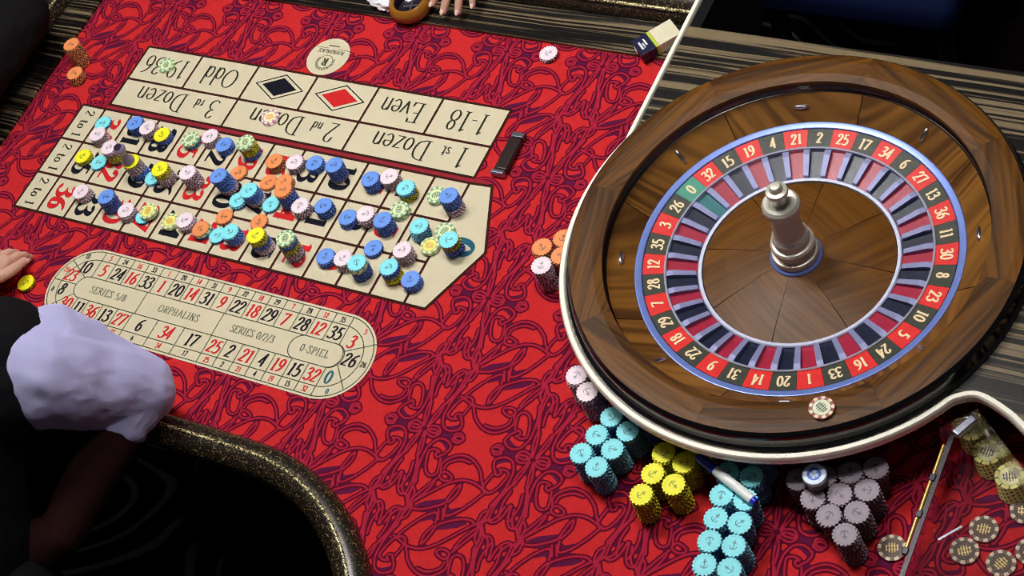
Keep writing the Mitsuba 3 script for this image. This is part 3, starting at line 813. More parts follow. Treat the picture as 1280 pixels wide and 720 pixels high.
GRID_STACKS = [
    (0.0240, -0.0392, 'T2'), (0.0467, -0.0784, 'P7'), (0.1193, -0.1152, 'P5Y6T2'), (0.1987, -0.1383, 'Y2P7B5'), (0.1633, -0.0398, 'P8'),
    (0.1253, -0.0346, 'B8'), (0.2042, -0.0448, 'Y1B5'), (0.2766, -0.0391, 'G2T3'), (0.3229, -0.0244, 'P6'), (0.3652, -0.0362, 'B5'),
    (0.4352, -0.0357, 'G2Y7B4'), (0.2752, -0.1385, 'Y5P8'), (0.3428, -0.1312, 'P12'), (0.2369, -0.1418, 'T2'), (0.0367, -0.1318, 'Y4'),
    (0.0799, -0.1363, 'T2'), (0.0990, -0.2187, 'P6'), (0.1874, -0.2265, 'B12'), (0.2365, -0.2365, 'P6'), (0.2753, -0.2330, 'T2'),
    (0.3465, -0.2332, 'C3'), (0.3882, -0.2277, 'P6'), (0.4327, -0.2358, 'O1G2B2'), (0.4596, -0.1923, 'O2'), (0.4711, -0.2354, 'T2'),
    (0.5131, -0.2332, 'T2B5P2'), (0.5450, -0.1866, 'O2'), (0.5877, -0.2364, 'Y5B4P5'), (0.6659, -0.2343, 'G2T2B2Y5P7'), (0.4266, -0.1281, 'B11P4'),
    (0.4294, -0.0891, 'O2'), (0.5074, -0.1407, 'T1B7P4'), (0.4703, -0.1508, 'T3'), (0.5467, -0.1424, 'T2'), (0.5113, -0.0950, 'O2'),
    (0.5511, -0.0900, 'O4'), (0.5884, -0.1256, 'O2B12'), (0.5063, -0.0524, 'O6'), (0.5534, -0.0441, 'P6'), (0.5965, -0.0355, 'B5'),
    (0.6597, -0.0443, 'B10P2'), (0.7447, -0.0505, 'B8'), (0.7816, -0.0369, 'P8'), (0.8286, -0.0540, 'T3Y5'), (0.8303, -0.0951, 'G4'),
    (0.8235, -0.1360, 'B10'), (0.7772, -0.1284, 'P8'), (0.7350, -0.1370, 'B5'), (0.6752, -0.1288, 'B7'), (0.6258, -0.1389, 'P7'),
    (0.7800, -0.2287, 'P7'), (0.7375, -0.2301, 'B5'), (0.8209, -0.1867, 'B3'), (0.8265, -0.2388, 'T1G3B8'), (0.8920, -0.2308, 'T1B4Y6'),
    (0.9362, -0.2371, 'B6'), (0.8953, -0.1865, 'P9'), (0.9000, -0.1286, 'T8'), (0.9302, -0.1544, 'C3'), (0.9464, -0.1196, 'G4'),
    (0.9839, -0.1514, 'T1Y5B7'), (0.8882, -0.0453, 'G3'), (0.9384, -0.0621, 'B9P5'),
]
BANK_STACKS = {
    'O': [(1.1821, -0.1368), (1.2118, -0.1094), (1.2246, -0.1456)],
    'P': [(1.3555, -0.3597), (1.3863, -0.3828), (1.1989, -0.1741)],
    'B': [(1.4612, -0.3808), (1.4979, -0.3970)],
    'T': [(1.4450, -0.4156), (1.4820, -0.4320), (1.4351, -0.4527), (1.4701, -0.4685), (1.4238, -0.4894), (1.4588, -0.5052)],
    'Y': [(1.5530, -0.4511), (1.5914, -0.4585), (1.5508, -0.4895), (1.5904, -0.4969), (1.5486, -0.5278), (1.5623, -0.4139), (1.6000, -0.4211)],
    'T2': [(1.6641, -0.4548), (1.7022, -0.4499), (1.6699, -0.4928), (1.7080, -0.4879), (1.6754, -0.5308), (1.7134, -0.5259), (1.6807, -0.5688), (1.7188, -0.5639), (1.6878, -0.6065), (1.7259, -0.6016), (1.6580, -0.4169), (1.6961, -0.4120)],
    'S': [(1.7721, -0.4342), (1.8077, -0.4174), (1.8421, -0.4005), (1.8759, -0.3821), (1.8033, -0.4567), (1.8397, -0.4388), (1.8753, -0.4211), (1.8361, -0.4770), (1.8736, -0.4594), (1.8687, -0.4975)],
}
taken = {}
for x, y, spec in GRID_STACKS:
    w = cell_name(x, y)
    taken.setdefault(w, []).append((x, y, spec))
for x, y, spec in GRID_STACKS:
    w = cell_name(x, y)
    others = [o for o in taken[w] if o != (x, y, spec)]
    if others:
        dx, dy = x - others[0][0], y - others[0][1]
        w += (', right one' if dx > 0 else ', left one') if abs(dx) > abs(dy) else (', upper one' if dy > 0 else ', lower one')
    stack(x, y, spec, w)
stack(0.2865, -0.2245, 'C3', 'lying on a turquoise pair near twenty-seven', CLOTH + 2 * CHIP_T)
BANK_WHERE = {
    'O': ['leftmost by the left wheel lip', 'topmost by the left wheel lip', 'rightmost by the left wheel lip'],
    'P': ['by the lower left lip, upper one', 'by the lower left lip, lower one', 'under the orange ones left of the wheel'],
    'B': ['half under the wheel lip, left one', 'half under the wheel lip, right one'],
    'T': ['topmost of the six beside the yellows', 'right end of the six beside the yellows', 'second left of the six beside the yellows', 'second right of the six beside the yellows', 'leftmost of the six beside the yellows', 'lowest of the six beside the yellows'],
    'Y': ['at the upper left of the yellow bank', 'nearest the pen cap in the yellow bank', 'middle left of the yellow bank', 'middle right of the yellow bank', 'lowest of the yellow bank', 'under the lip behind the yellow bank, left', 'under the lip behind the yellow bank, right'],
    'T2': ['first row left of the double row', 'first row right of the double row', 'second row left of the double row', 'second row right of the double row', 'third row left of the double row', 'third row right of the double row', 'fourth row left of the double row', 'fourth row right of the double row', 'last row left of the double row', 'last row right of the double row', 'in shadow behind the pen, left', 'in shadow behind the pen, right'],
    'S': ['leftmost of the grey bank', 'behind the club marker', 'back row third of the grey bank', 'back row right end of the grey bank', 'in front of the club marker', 'second row middle of the grey bank', 'second row right of the grey bank', 'third row left of the grey bank', 'third row right of the grey bank', 'front tip of the grey bank']}
for k, spots in BANK_STACKS.items():
    for (x, y), w in zip(spots, BANK_WHERE[k]):
        stack(x, y, k[0] + '20', w, keep=14 if k[0] == 'T' else None)
if STUFF:
    V, F, at, C = [], [], 0, []
    src = meshkit.WRITTEN[CHIP['T', False]['filename']]
    for k, p, r in STUFF:
        c, s = math.cos(r), math.sin(r)
        v = src[0].astype(float)
        V.append(np.c_[v[:, 0] * c - v[:, 1] * s + p[0], v[:, 0] * s + v[:, 1] * c + p[1], v[:, 2] + p[2]])
        F.append(src[1] + at)
        C.append(src[4])
        at += len(v)
    scene['turquoise_chips_at_the_bottom'] = mikit.ply((np.vstack(V), np.vstack(F)), 'chip_mat', color=np.vstack(C))
    labels['turquoise_chips_at_the_bottom'] = {'label': 'lowest turquoise chips of the tall bank stacks by the wheel', 'category': 'casino chips', 'kind': 'stuff'}
stack(-0.142, 0.1106, 'O18', 'tallest at the far left felt end', jitter=0.0004)
stack(-0.1215, 0.0615, 'O7', 'lower one at the far left felt end')
stack(0.9582, 0.3204, 'P3', 'near the striped rail above 1-18')
stack(0.0864, 0.1365, 'G2', 'in the middle of the 19-36 box')
stack(0.4229, 0.0553, 'M2', 'on the word Dozen of the second dozen', face=20)
stack(1.7977, -0.3548, 'H2', 'on the wooden rim of the wheel', 0.1585, face=-28)
for x, y, n, f in ((2.0140, -0.2967, 'behind the tray sticker', 15), (2.0560, -0.3262, 'at the right edge of the tray', 40), (1.9800, -0.2640, 'at the back corner of the tray', 80)):
    for q in range(10):
        dx, dy = (9 - q) * 0.0006, -(9 - q) * 0.0009
        chip('K', q == 9, x + dx, y + dy, CLOTH + q * CHIP_T, ('cream cash chip on top of the stack ' if q == 9 else 'cream cash chip, %s from the top, stack ' % ORDINAL[9 - q]) + n, None if q == 9 else 'cream chips of the stack ' + n, rot=f + q * 18, scale=1.13)
for x, y, n, f in ((2.0396, -0.4052, 'in the middle of the clear tray', 5), (2.0240, -0.4464, 'beside the hinge arm in the tray', 30), (2.0785, -0.4499, 'at the lower right of the tray', 60), (2.086, -0.3600, 'below the cream pair in the tray', 15), (2.112, -0.4200, 'at the right end of the tray', 50), (1.9237, -0.4732, 'lying alone on the felt left of the tray', 20)):
    chip('N', True, x, y, CLOTH, 'brown cash chip with pale edge spots ' + n, rot=f, scale=1.12)

# ---------------------------------------------------------------- small things on the table
d = thing('winning_marker', 'smoky purple win marker standing on a yellow-topped stack at the left of the grid', 'win marker')
put('body', lathe([(0, 0), (0.0125, 0), (0.0135, 0.003), (0.0125, 0.008), (0.0085, 0.016), (0.0075, 0.024), (0.0095, 0.033), (0.0125, 0.037), (0.0130, 0.042), (0.0105, 0.046), (0, 0.0475)], 32, (0.1960, -0.1395, CLOTH + 14 * CHIP_T + 0.0003)), 'dolly_mat', 35, parent=d)
put('top_cap', lathe([(0, 0.0478), (0.0075, 0.0478), (0.008, 0.0500), (0, 0.0515)], 24, (0.1960, -0.1395, CLOTH + 14 * CHIP_T + 0.0003)), 'hinge_dark', 35, parent=d)

d = thing('club_marker', 'round blue and white marker with a white club sign on the grey chips', 'marker button')
MX, MY, MZ = 1.8010, -0.4300, CLOTH + 20 * CHIP_T + 0.0008
put('body', lathe([(0, 0), (0.0172, 0), (0.0176, 0.002), (0.0176, 0.016), (0.0165, 0.0175), (0, 0.0175)], 40, (MX, MY, MZ)), 'marker_brown', 35, parent=d)
put('cap', lathe([(0, 0.0176), (0.0178, 0.0176), (0.0184, 0.0190), (0.0184, 0.0240), (0.0172, 0.0258), (0, 0.0258)], 40, (MX, MY, MZ)), 'marker_white', 35, parent=d)
put('blue_disc', flat(Point(MX, MY).buffer(0.0108), MZ + 0.0260), 'marker_blue', parent=d)
club = union_all([Point(0, 0.0042).buffer(0.0030), Point(-0.0040, -0.0012).buffer(0.0030), Point(0.0040, -0.0012).buffer(0.0030), Polygon([(-0.0012, 0), (0.0012, 0), (0.0022, -0.0072), (-0.0022, -0.0072)])])
put('club_sign', flat(affinity.translate(affinity.rotate(club, 12, origin=(0, 0)), MX, MY), MZ + 0.0262), 'marker_white', parent=d)

d = thing('marker_pen', 'white marker pen with a blue cap lying across the turquoise chips', 'pen')
PA, PB = np.array([1.6135, -0.4455]), np.array([1.7290, -0.4925])
pdir = PB - PA
plen = float(np.hypot(*pdir))
prz = math.degrees(math.atan2(pdir[1], pdir[0]))
PZ = CLOTH + 20 * CHIP_T + 0.0088


def along(profile):
    m = lathe(profile, 28)
    m.apply_transform(trimesh.transformations.rotation_matrix(math.pi / 2, (0, 1, 0)))
    return turned(m, [PA[0], PA[1], PZ], prz)


put('cap', along([(0, 0), (0.0066, 0.0), (0.0074, 0.002), (0.0082, 0.030), (0.0082, 0.038), (0, 0.038)]), 'pen_blue', 35, parent=d)
put('barrel', along([(0, 0.0381), (0.0076, 0.0381), (0.0078, 0.042), (0.0078, plen - 0.010), (0.0070, plen - 0.008), (0, plen - 0.008)]), 'pen_white', 35, parent=d)
put('end_plug', along([(0, plen - 0.0079), (0.0064, plen - 0.0079), (0.0060, plen - 0.001), (0.0045, plen), (0, plen)]), 'pen_blue', 35, parent=d)
clip = rounded_box(0.030, 0.003, 0.0018, 0.0008)
put('cap_clip', turned(turned(clip, [0.021, 0, 0.0090]), [PA[0], PA[1], PZ], prz), 'pen_blue', parent=d)

d = thing('cigarette_lighter', 'dark brown lighter with metal ends lying right of the first dozen', 'lighter')
LXc, LYc, LZ = 0.990, 0.076, CLOTH + 0.0080
body = rounded_box(0.0285, 0.078, 0.0150, 0.0050)
put('body', turned(body, [LXc, LYc - 0.004, LZ], 2), 'lighter_body', 30, parent=d)
put('base_cap', turned(rounded_box(0.0290, 0.010, 0.0155, 0.0030), [LXc - 0.0015, LYc - 0.0478, LZ], 2), 'steel', 30, parent=d)
put('wind_guard', turned(rounded_box(0.0260, 0.012, 0.0145, 0.0018), [LXc + 0.0002, LYc + 0.0412, LZ], 2), 'steel', 30, parent=d)
wheel_ = trimesh.creation.cylinder(0.0042, 0.006, sections=20)
put('spark_wheel', turned(turned(wheel_, [0, 0, 0], ry=90), [LXc + 0.0125, LYc + 0.043, LZ + 0.003], 2), 'hinge_dark', 30, parent=d)

d = thing('ashtray', 'round amber wood ashtray with a dark glossy bowl on the striped rail', 'ashtray')
AXs, AYs = 0.6055, 0.3790
put('wood_ring', lathe([(0.026, 0.0), (0.036, 0.0), (0.0435, 0.008), (0.0470, 0.020), (0.0440, 0.032), (0.0380, 0.0365), (0.0325, 0.034), (0.0305, 0.026), (0.0300, 0.008), (0.026, 0.0)], 56, (AXs, AYs, 0.0062)), 'amber_wood', 40, parent=d)
put('dark_bowl', lathe([(0, 0.0065), (0.022, 0.0075), (0.0285, 0.013), (0.0300, 0.024), (0.0315, 0.031)], 48, (AXs, AYs, 0.0062)), 'dark_glass', 40, parent=d)
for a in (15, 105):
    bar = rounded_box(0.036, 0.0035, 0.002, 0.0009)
    put('reflection_bar', turned(bar, [AXs, AYs, 0.0062 + 0.0155], a), 'steel', parent=d)  # crossed bars standing in for reflections in the dark bowl

# crumpled tissue beside the ashtray
tis = trimesh.creation.icosphere(4, 1.0)
v = np.array(tis.vertices)
v = v * (0.62 + 0.75 * meshkit.fbm(v * 2.1 + 5, 3)[:, None]) * [0.046, 0.026, 0.017]
v[:, 2] = np.maximum(v[:, 2], -0.010)
tis = trimesh.Trimesh(v, tis.faces, process=False)
scene['paper_tissue'] = mikit.ply(turned(tis, [0.522, 0.392, 0.0165], -25), 'paper', smooth=50)
tag('paper_tissue', 'crumpled white tissue on the striped rail beside the ashtray', 'tissue')

d = thing('cigarette_pack', 'small cigarette pack, navy at one end and cream at the other, at the felt corner', 'cigarette pack')
ba = np.array([1.1680, 0.3445])
bdir = np.array([1.1675 - 1.1239, 0.4102 - 0.357])
brz = math.degrees(math.atan2(bdir[1], bdir[0]))
for nm, x0, x1, m_ in (('navy_end', 0, 0.032, 'navy_card'), ('lime_band', 0.0322, 0.0385, 'lime_card'), ('cream_end', 0.0387, 0.086, 'cream_card')):
    b = rounded_box(x1 - x0, 0.047, 0.0225, 0.0008, 2)
    put(nm, turned(turned(b, [(x0 + x1) / 2, 0, 0]), [1.1438, 0.3490, 0.0182], brz), m_, parent=d)
put('seal', turned(turned(rounded_box(0.0006, 0.012, 0.013, 0.0002, 2), [-0.0005, 0.006, 0]), [1.1438, 0.3490, 0.0182], brz), 'paper', parent=d)
blot = union_all([box(0.008, -0.012, 0.012, 0.010), box(0.014, -0.010, 0.0165, 0.004), box(0.019, -0.006, 0.0225, 0.012)])
v, f = flat(affinity.translate(affinity.rotate(blot, brz, origin=(0, 0)), 1.1438, 0.3490), 0.0297)
put('white_print', (v, f), 'paper', parent=d)

# clear acrylic chip tray at the lower right
d = thing('acrylic_chip_tray', 'clear acrylic chip tray with brass hinge rods right of the grey chips', 'chip tray')


def panel(a, b, z0, z1, t=0.004):
    a, b = np.array(a), np.array(b)
    L = float(np.hypot(*(b - a)))
    return turned(trimesh.creation.box([L, t, z1 - z0]), [*(a + b) / 2, (z0 + z1) / 2], math.degrees(math.atan2(*(b - a)[::-1])))


put('side_wall', panel((1.9660, -0.325), (1.9690, -0.66), CLOTH, 0.075), 'acrylic', parent=d)
put('back_wall', panel((1.9560, -0.318), (2.0000, -0.272), CLOTH, 0.112), 'acrylic', parent=d)
put('back_wall', panel((2.0000, -0.272), (2.2200, -0.455), CLOTH, 0.100), 'acrylic', parent=d)
put('lid_panel', turned(trimesh.creation.box([0.20, 0.30, 0.003]), [2.090, -0.50, 0.080], -3), 'acrylic', parent=d)
put('hinge_plate', turned(trimesh.creation.box([0.007, 0.30, 0.004]), [1.9700, -0.455, 0.0775], 0.5), 'hinge_dark', parent=d)
for k in range(3):
    rod = trimesh.creation.cylinder(0.0028, 0.050, sections=12)
    put('hinge_rod', turned(turned(rod, [0, 0, 0], rx=90), [1.9625, -0.350 - 0.061 * k, 0.078], 0.5), 'gold', 30, parent=d)
    put('hinge_knuckle', turned(rounded_box(0.009, 0.012, 0.007, 0.0015), [1.9635, -0.3805 - 0.061 * k, 0.0785], 0.5), 'hinge_dark', parent=d)
put('corner_block', turned(rounded_box(0.014, 0.040, 0.010, 0.003), [1.9880, -0.300, 0.1050], -28), 'steel', 30, parent=d)
put('price_sticker', turned(turned(trimesh.creation.box([0.012, 0.0008, 0.016]), [0, 0, 0]), [2.0145, -0.2880, 0.070], -40), 'paper', parent=d)
put('hinge_arm', panel((2.0000, -0.470), (2.0250, -0.440), 0.070, 0.074, 0.003), 'steel', parent=d)

# ---------------------------------------------------------------- people
def hull(a, ra, b, rb, n=20):
    return m3.Manifold.batch_hull([m3.Manifold.sphere(ra, n).translate(list(map(float, a))), m3.Manifold.sphere(rb, n).translate(list(map(float, b)))])


def chain(pts, radii, n=20):
    return m3.Manifold.batch_boolean([hull(pts[i], radii[i], pts[i + 1], radii[i + 1], n) for i in range(len(pts) - 1)], m3.OpType.Add)


def soften(man, edge, it=12, wrinkle=0.0, freq=22.0, seed=0):
    m = man.refine_to_length(edge).to_mesh()
    t = trimesh.Trimesh(np.array(m.vert_properties[:, :3]), np.array(m.tri_verts), process=True)
    trimesh.smoothing.filter_taubin(t, iterations=it)
    if wrinkle:
        v = np.array(t.vertices)
        w = meshkit.fbm(v * [freq, freq * 1.6, freq], 3, seed) - 0.5
        t = trimesh.Trimesh(v + t.vertex_normals * (w * wrinkle)[:, None], t.faces, process=False)
    return t


def hand(wrist, fwd, up, thumb_side, curl, spread=0.09, s=1.0):
    """Palm, four unequal bent fingers and a thumb, as a list of solids; also the fingertips (point, direction, up)."""
    f = np.array(fwd, float); f /= np.linalg.norm(f)
    u = np.array(up, float); u -= f * (u @ f); u /= np.linalg.norm(u)
    r = np.cross(f, u) * thumb_side                       # towards the thumb
    w = np.array(wrist, float)
    solids, tips = [], []
    kn = [w + f * 0.088 * s + r * x * s + u * z * s for x, z in ((0.030, 0.0), (0.010, 0.003), (-0.010, 0.002), (-0.029, -0.002))]
    solids.append(m3.Manifold.batch_hull([m3.Manifold.sphere(q * s, 16).translate(list(map(float, p))) for p, q in [(k, 0.0115) for k in kn] + [(w + r * 0.019 * s, 0.016), (w - r * 0.019 * s, 0.016)]]))
    for i, (L, rad) in enumerate(zip((0.072, 0.080, 0.075, 0.058), (0.0092, 0.0095, 0.0090, 0.0080))):
        dv = f + r * spread * (1.5 - i)
        dv /= np.linalg.norm(dv)
        p, ang, pts, rr = kn[i] - f * 0.01 * s, 0.0, [kn[i] - f * 0.01 * s], [rad * 1.12 * s]
        for seg, share in enumerate((0.46, 0.31, 0.23)):
            ang += curl[i][seg]
            dd = dv * math.cos(ang) - u * math.sin(ang)
            p = p + dd * L * share * s * (1.15 if seg == 0 else 1)
            pts.append(p); rr.append(rad * (1.0, 0.93, 0.82)[seg] * s)
        solids.append(chain(pts, rr, 16))
        tips.append((p, dd, u * math.cos(ang) + dv * math.sin(ang), rr[-1]))
    t0 = w + f * 0.030 * s + r * 0.022 * s
    t1 = t0 + (f * 0.75 + r * 0.50 - u * 0.15) * 0.040 * s
    t2 = t1 + (f * 0.92 + r * 0.25 - u * 0.20) * 0.030 * s
    t3 = t2 + (f * 0.95 + r * 0.10 - u * 0.25) * 0.024 * s
    solids.append(chain([t0, t1, t2, t3], [0.014 * s, 0.0115 * s, 0.0100 * s, 0.0085 * s], 16))
    tips.append((t3, (t3 - t2) / np.linalg.norm(t3 - t2), r, 0.0085 * s))
    return solids, tips


def nails(tips):
    out = []
    for p, dd, u, rad in tips:
        n = m3.Manifold.sphere(1.0, 16).scale([rad * 0.9, rad * 0.62, rad * 0.22]).to_mesh()
        t = trimesh.Trimesh(np.array(n.vert_properties[:, :3]), np.array(n.tri_verts), process=False)
        side = np.cross(u, dd)
        M = np.eye(4)
        M[:3, 0], M[:3, 1], M[:3, 2], M[:3, 3] = dd, side / np.linalg.norm(side), u, p + u * rad * 0.86 + dd * rad * 0.25
        t.apply_transform(M)
        out.append(t)
    return out


def head_solids(c, look, up, s=1.0):
    """Skull, jaw, nose, ears and neck root around the head centre; returns solids and frame."""
    f = np.array(look, float); f /= np.linalg.norm(f)
    u = np.array(up, float); u -= f * (u @ f); u /= np.linalg.norm(u)
    r = np.cross(f, u)
    c = np.array(c, float)
    P = lambda a, b, d: c + (f * a + r * b + u * d) * s
    sp = lambda p, q: m3.Manifold.sphere(q * s, 24).translate(list(map(float, p)))
    out = [m3.Manifold.batch_hull([sp(P(-0.025, 0, 0.03), 0.078), sp(P(0.025, 0, 0.035), 0.072), sp(P(0.055, 0, -0.075), 0.030), sp(P(0.01, 0.03, -0.055), 0.035), sp(P(0.01, -0.03, -0.055), 0.035)]),
           hull(P(0.092, 0, 0.012), 0.008 * s, P(0.108, 0, -0.022), 0.013 * s)]
    for b in (1, -1):
        out.append(hull(P(-0.008, 0.079 * b, 0.012), 0.013 * s, P(-0.002, 0.079 * b, -0.022), 0.010 * s))
    return out, P


def person(label, pelvis, chest, neck, head_c, look, shoulders, arms, hands, legs, clothes):
    """One continuous body from joints; clothing, hair, eyes and nails are its parts."""
    key = thing('person', label, 'person')
    sol = [chain([pelvis, chest], [0.15, 0.155]), chain([chest, neck], [0.15, 0.062]), chain([neck, head_c], [0.058, 0.055])]
    for sh in shoulders:
        sol.append(chain([chest, sh], [0.13, 0.062]))
    for pts, rr in arms:
        sol.append(chain(pts, rr))
    hs, tips = [], []
    for h in hands:
        a, t = hand(*h)
        hs += a
        tips += t
    for pts in legs:
        sol.append(chain(pts, [0.095, 0.065, 0.05, 0.045]))
    hd, P = head_solids(head_c, look, np.array(head_c) - np.array(neck))
    body = soften(m3.Manifold.batch_boolean(sol + hd, m3.OpType.Add), 0.018, 8)
    if hs:
        fine = soften(m3.Manifold.batch_boolean(hs + [chain(a[0][-2:], a[1][-2:]) for a in arms[:len(hands)]], m3.OpType.Add), 0.0035, 8)
        body = trimesh.util.concatenate([body, fine])
    scene_key = put('body', body, 'skin', 60, parent=key)
    if tips:
        for nl in nails(tips):
            put('fingernail', nl, 'nail', True, parent=key)
    hair = m3.Manifold.batch_hull([m3.Manifold.sphere(0.088, 24).translate(list(map(float, P(-0.03, 0, 0.04)))), m3.Manifold.sphere(0.070, 24).translate(list(map(float, P(0.02, 0, 0.065)))), m3.Manifold.sphere(0.05, 24).translate(list(map(float, P(-0.07, 0, -0.02))))])
    put('hair', soften(hair, 0.012, 4, 0.008, 60), 'hair', 60, parent=key)
    for b in (1, -1):
        e = trimesh.creation.icosphere(2, 0.012)
        e.apply_translation(P(0.083, 0.031 * b, 0.008))
        put('eye', e, 'eye_white', True, parent=key)
        q = trimesh.creation.icosphere(2, 0.006)
        q.apply_translation(P(0.0905, 0.031 * b, 0.008))
        put('iris', q, 'hair', True, parent=key)
    lip = trimesh.creation.icosphere(2, 1.0)
    lip.apply_scale([0.006, 0.022, 0.006])
    M = np.eye(4)
    M[:3, 0], M[:3, 1], M[:3, 2], M[:3, 3] = P(1, 0, 0) - P(0, 0, 0), P(0, 1, 0) - P(0, 0, 0), P(0, 0, 1) - P(0, 0, 0), P(0.088, 0, -0.052)
    lip.apply_transform(M)
    put('mouth', lip, 'lips', True, parent=key)
    for nm, man, edge, wr, mat in clothes:
        put(nm, soften(man, edge, 10, wr), mat, 60, parent=key)
    return key


def union(*m):
    return m3.Manifold.batch_boolean(list(m), m3.OpType.Add)


def m3_leg(x, y):
    h = hull((x, y, -0.39), 0.022, (x, y, -0.763), 0.015).to_mesh()
    return trimesh.Trimesh(np.array(h.vert_properties[:, :3]), np.array(h.tri_verts), process=False)


# the croupier leaning over the near edge, white sleeve over the racetrack
E_, S_ = (0.604, -0.624, 0.115), (0.528, -0.706, 0.262)
M_ = (0.560, -0.662, 0.180)
R_ = (0.565, -0.900, 0.050)
sleeve = union(chain([S_, M_, E_], [0.090, 0.082, 0.064], 28), chain([(0.500, -0.650, 0.245), (0.545, -0.628, 0.165), E_], [0.080, 0.070, 0.060], 28), chain([E_, (0.598, -0.680, 0.106)], [0.062, 0.054], 24))
pel, che, nek = (0.40, -1.02, 0.10), (0.36, -0.86, 0.32), (0.30, -0.76, 0.45)
S2, E2, W2 = (0.18, -0.82, 0.34), (0.02, -0.66, 0.17), (0.062, -0.522, 0.080)
legs_c = [[(0.31, -1.06, 0.02), (0.30, -1.02, -0.36), (0.30, -1.08, -0.70), (0.30, -0.98, -0.73)], [(0.50, -1.06, 0.02), (0.52, -1.02, -0.36), (0.52, -1.08, -0.70), (0.52, -0.98, -0.73)]]
person('croupier in a white shirt and black waistcoat leaning over the racetrack', pel, che, nek, (0.22, -0.70, 0.56), (-0.55, 0.6, -0.6), [S_, S2],
       [([S2, E2, W2], [0.055, 0.042, 0.028]), ([S_, E_, R_], [0.055, 0.042, 0.029])],
       [(W2, (-0.16, 0.95, -0.16), (0.1, 0.2, 1.0), 1, [(0.30, 0.45, 0.35), (0.34, 0.5, 0.4), (0.4, 0.55, 0.4), (0.45, 0.6, 0.4)]), (R_, (-0.75, -0.60, -0.25), (0, 0, 1), -1, [(0.3, 0.4, 0.3)] * 4)],
       legs_c,
       [('white_sleeve', sleeve, 0.010, 0.016, 'shirt'), ('dark_cuff', chain([E2, (0.056, -0.545, 0.090)], [0.06, 0.043], 24), 0.010, 0.008, 'vest'), ('watch', chain([(0.060, -0.532, 0.0845), (0.0615, -0.523, 0.0805)], [0.033, 0.033], 24), 0.008, 0, 'steel'),
        ('forearm_shade', chain([(0.598, -0.67, 0.106), R_, (0.50, -0.952, 0.03)], [0.050, 0.042, 0.055], 24), 0.010, 0.004, 'maroon_cloth'), ('left_sleeve', chain([S2, E2], [0.088, 0.064], 24), 0.014, 0.02, 'vest'),  # forearm wrap added dark to imitate bare skin in shadow
        ('waistcoat', union(chain([pel, che], [0.165, 0.175]), chain([che, (0.448, -0.700, 0.285)], [0.165, 0.104]), chain([che, (0.500, -0.730, 0.262)], [0.165, 0.082]), chain([che, (0.22, -0.83, 0.35)], [0.165, 0.09]), chain([che, (0.32, -0.80, 0.41)], [0.165, 0.075])), 0.02, 0.012, 'vest'),
        ('trousers', union(*[chain(l[:3], [0.12, 0.085, 0.068]) for l in legs_c]), 0.025, 0.01, 'vest'),
        ('shoe', union(*[m3.Manifold.batch_hull([m3.Manifold.sphere(0.05, 20).translate([x, -1.09, -0.728]), m3.Manifold.sphere(0.042, 20).translate([x, -0.90, -0.736])]) for x in (0.30, 0.52)]), 0.02, 0, 'black_gloss')])
for q in range(3):
    chip('Y', q == 2, 0.100 + 0.001 * q, -0.4440, CLOTH + q * CHIP_T, ('bottom', 'middle', 'top')[q] + ' yellow chip of three beside the croupier hand')

# the player at the far rail, fingers resting on the striped wood
W3 = (0.719, 0.512, 0.108)
person('player at the far rail with fingers resting on the wood beside the ashtray', (0.86, 1.02, -0.16), (0.84, 0.90, 0.18), (0.82, 0.84, 0.36), (0.81, 0.80, 0.52), (-0.1, -0.9, -0.35), [(0.65, 0.86, 0.28), (1.02, 0.90, 0.28)],
       [([(0.65, 0.86, 0.28), (0.70, 0.74, 0.10), W3], [0.055, 0.042, 0.029]), ([(1.02, 0.90, 0.28), (1.08, 0.78, 0.14), (0.96, 0.66, 0.18)], [0.055, 0.042, 0.028])],
       [(W3, (-0.06, -0.86, -0.44), (0, -0.44, 0.88), 1, [(0.04, 0.08, 0.08), (0.05, 0.10, 0.08), (0.06, 0.10, 0.10), (0.08, 0.12, 0.10)], 0.16), ((0.96, 0.66, 0.18), (-0.8, -0.2, 0.05), (0, 0, 1), 1, [(0.1, 0.2, 0.2)] * 4)],
       [[(0.75, 1.02, -0.24), (0.74, 0.66, -0.32), (0.74, 0.72, -0.70), (0.74, 0.62, -0.73)], [(0.97, 1.02, -0.24), (0.98, 0.66, -0.32), (0.98, 0.72, -0.70), (0.98, 0.62, -0.73)]],
       [('dark_jacket', union(chain([(0.86, 1.02, -0.16), (0.84, 0.90, 0.18)], [0.175, 0.18]), chain([(0.84, 0.90, 0.18), (0.82, 0.85, 0.31)], [0.17, 0.085]), *[chain([(0.84, 0.90, 0.18), s_], [0.16, 0.085]) for s_ in ((0.65, 0.86, 0.28), (1.02, 0.90, 0.28))],
                              chain([(0.65, 0.86, 0.28), (0.70, 0.74, 0.10), (0.714, 0.565, 0.118)], [0.08, 0.06, 0.044]), chain([(1.02, 0.90, 0.28), (1.08, 0.78, 0.14), (0.99, 0.69, 0.17)], [0.08, 0.06, 0.046])), 0.016, 0.014, 'vest'),
        ('trousers', union(*[chain(l, [0.115, 0.085, 0.065]) for l in ([(0.75, 1.02, -0.22), (0.74, 0.66, -0.32), (0.74, 0.72, -0.68)], [(0.97, 1.02, -0.22), (0.98, 0.66, -0.32), (0.98, 0.72, -0.68)])]), 0.025, 0.01, 'vest'),
        ('shoe', union(*[m3.Manifold.batch_hull([m3.Manifold.sphere(0.05, 20).translate([x, 0.73, -0.728]), m3.Manifold.sphere(0.042, 20).translate([x, 0.54, -0.736])]) for x in (0.74, 0.98)]), 0.02, 0, 'black_gloss')])

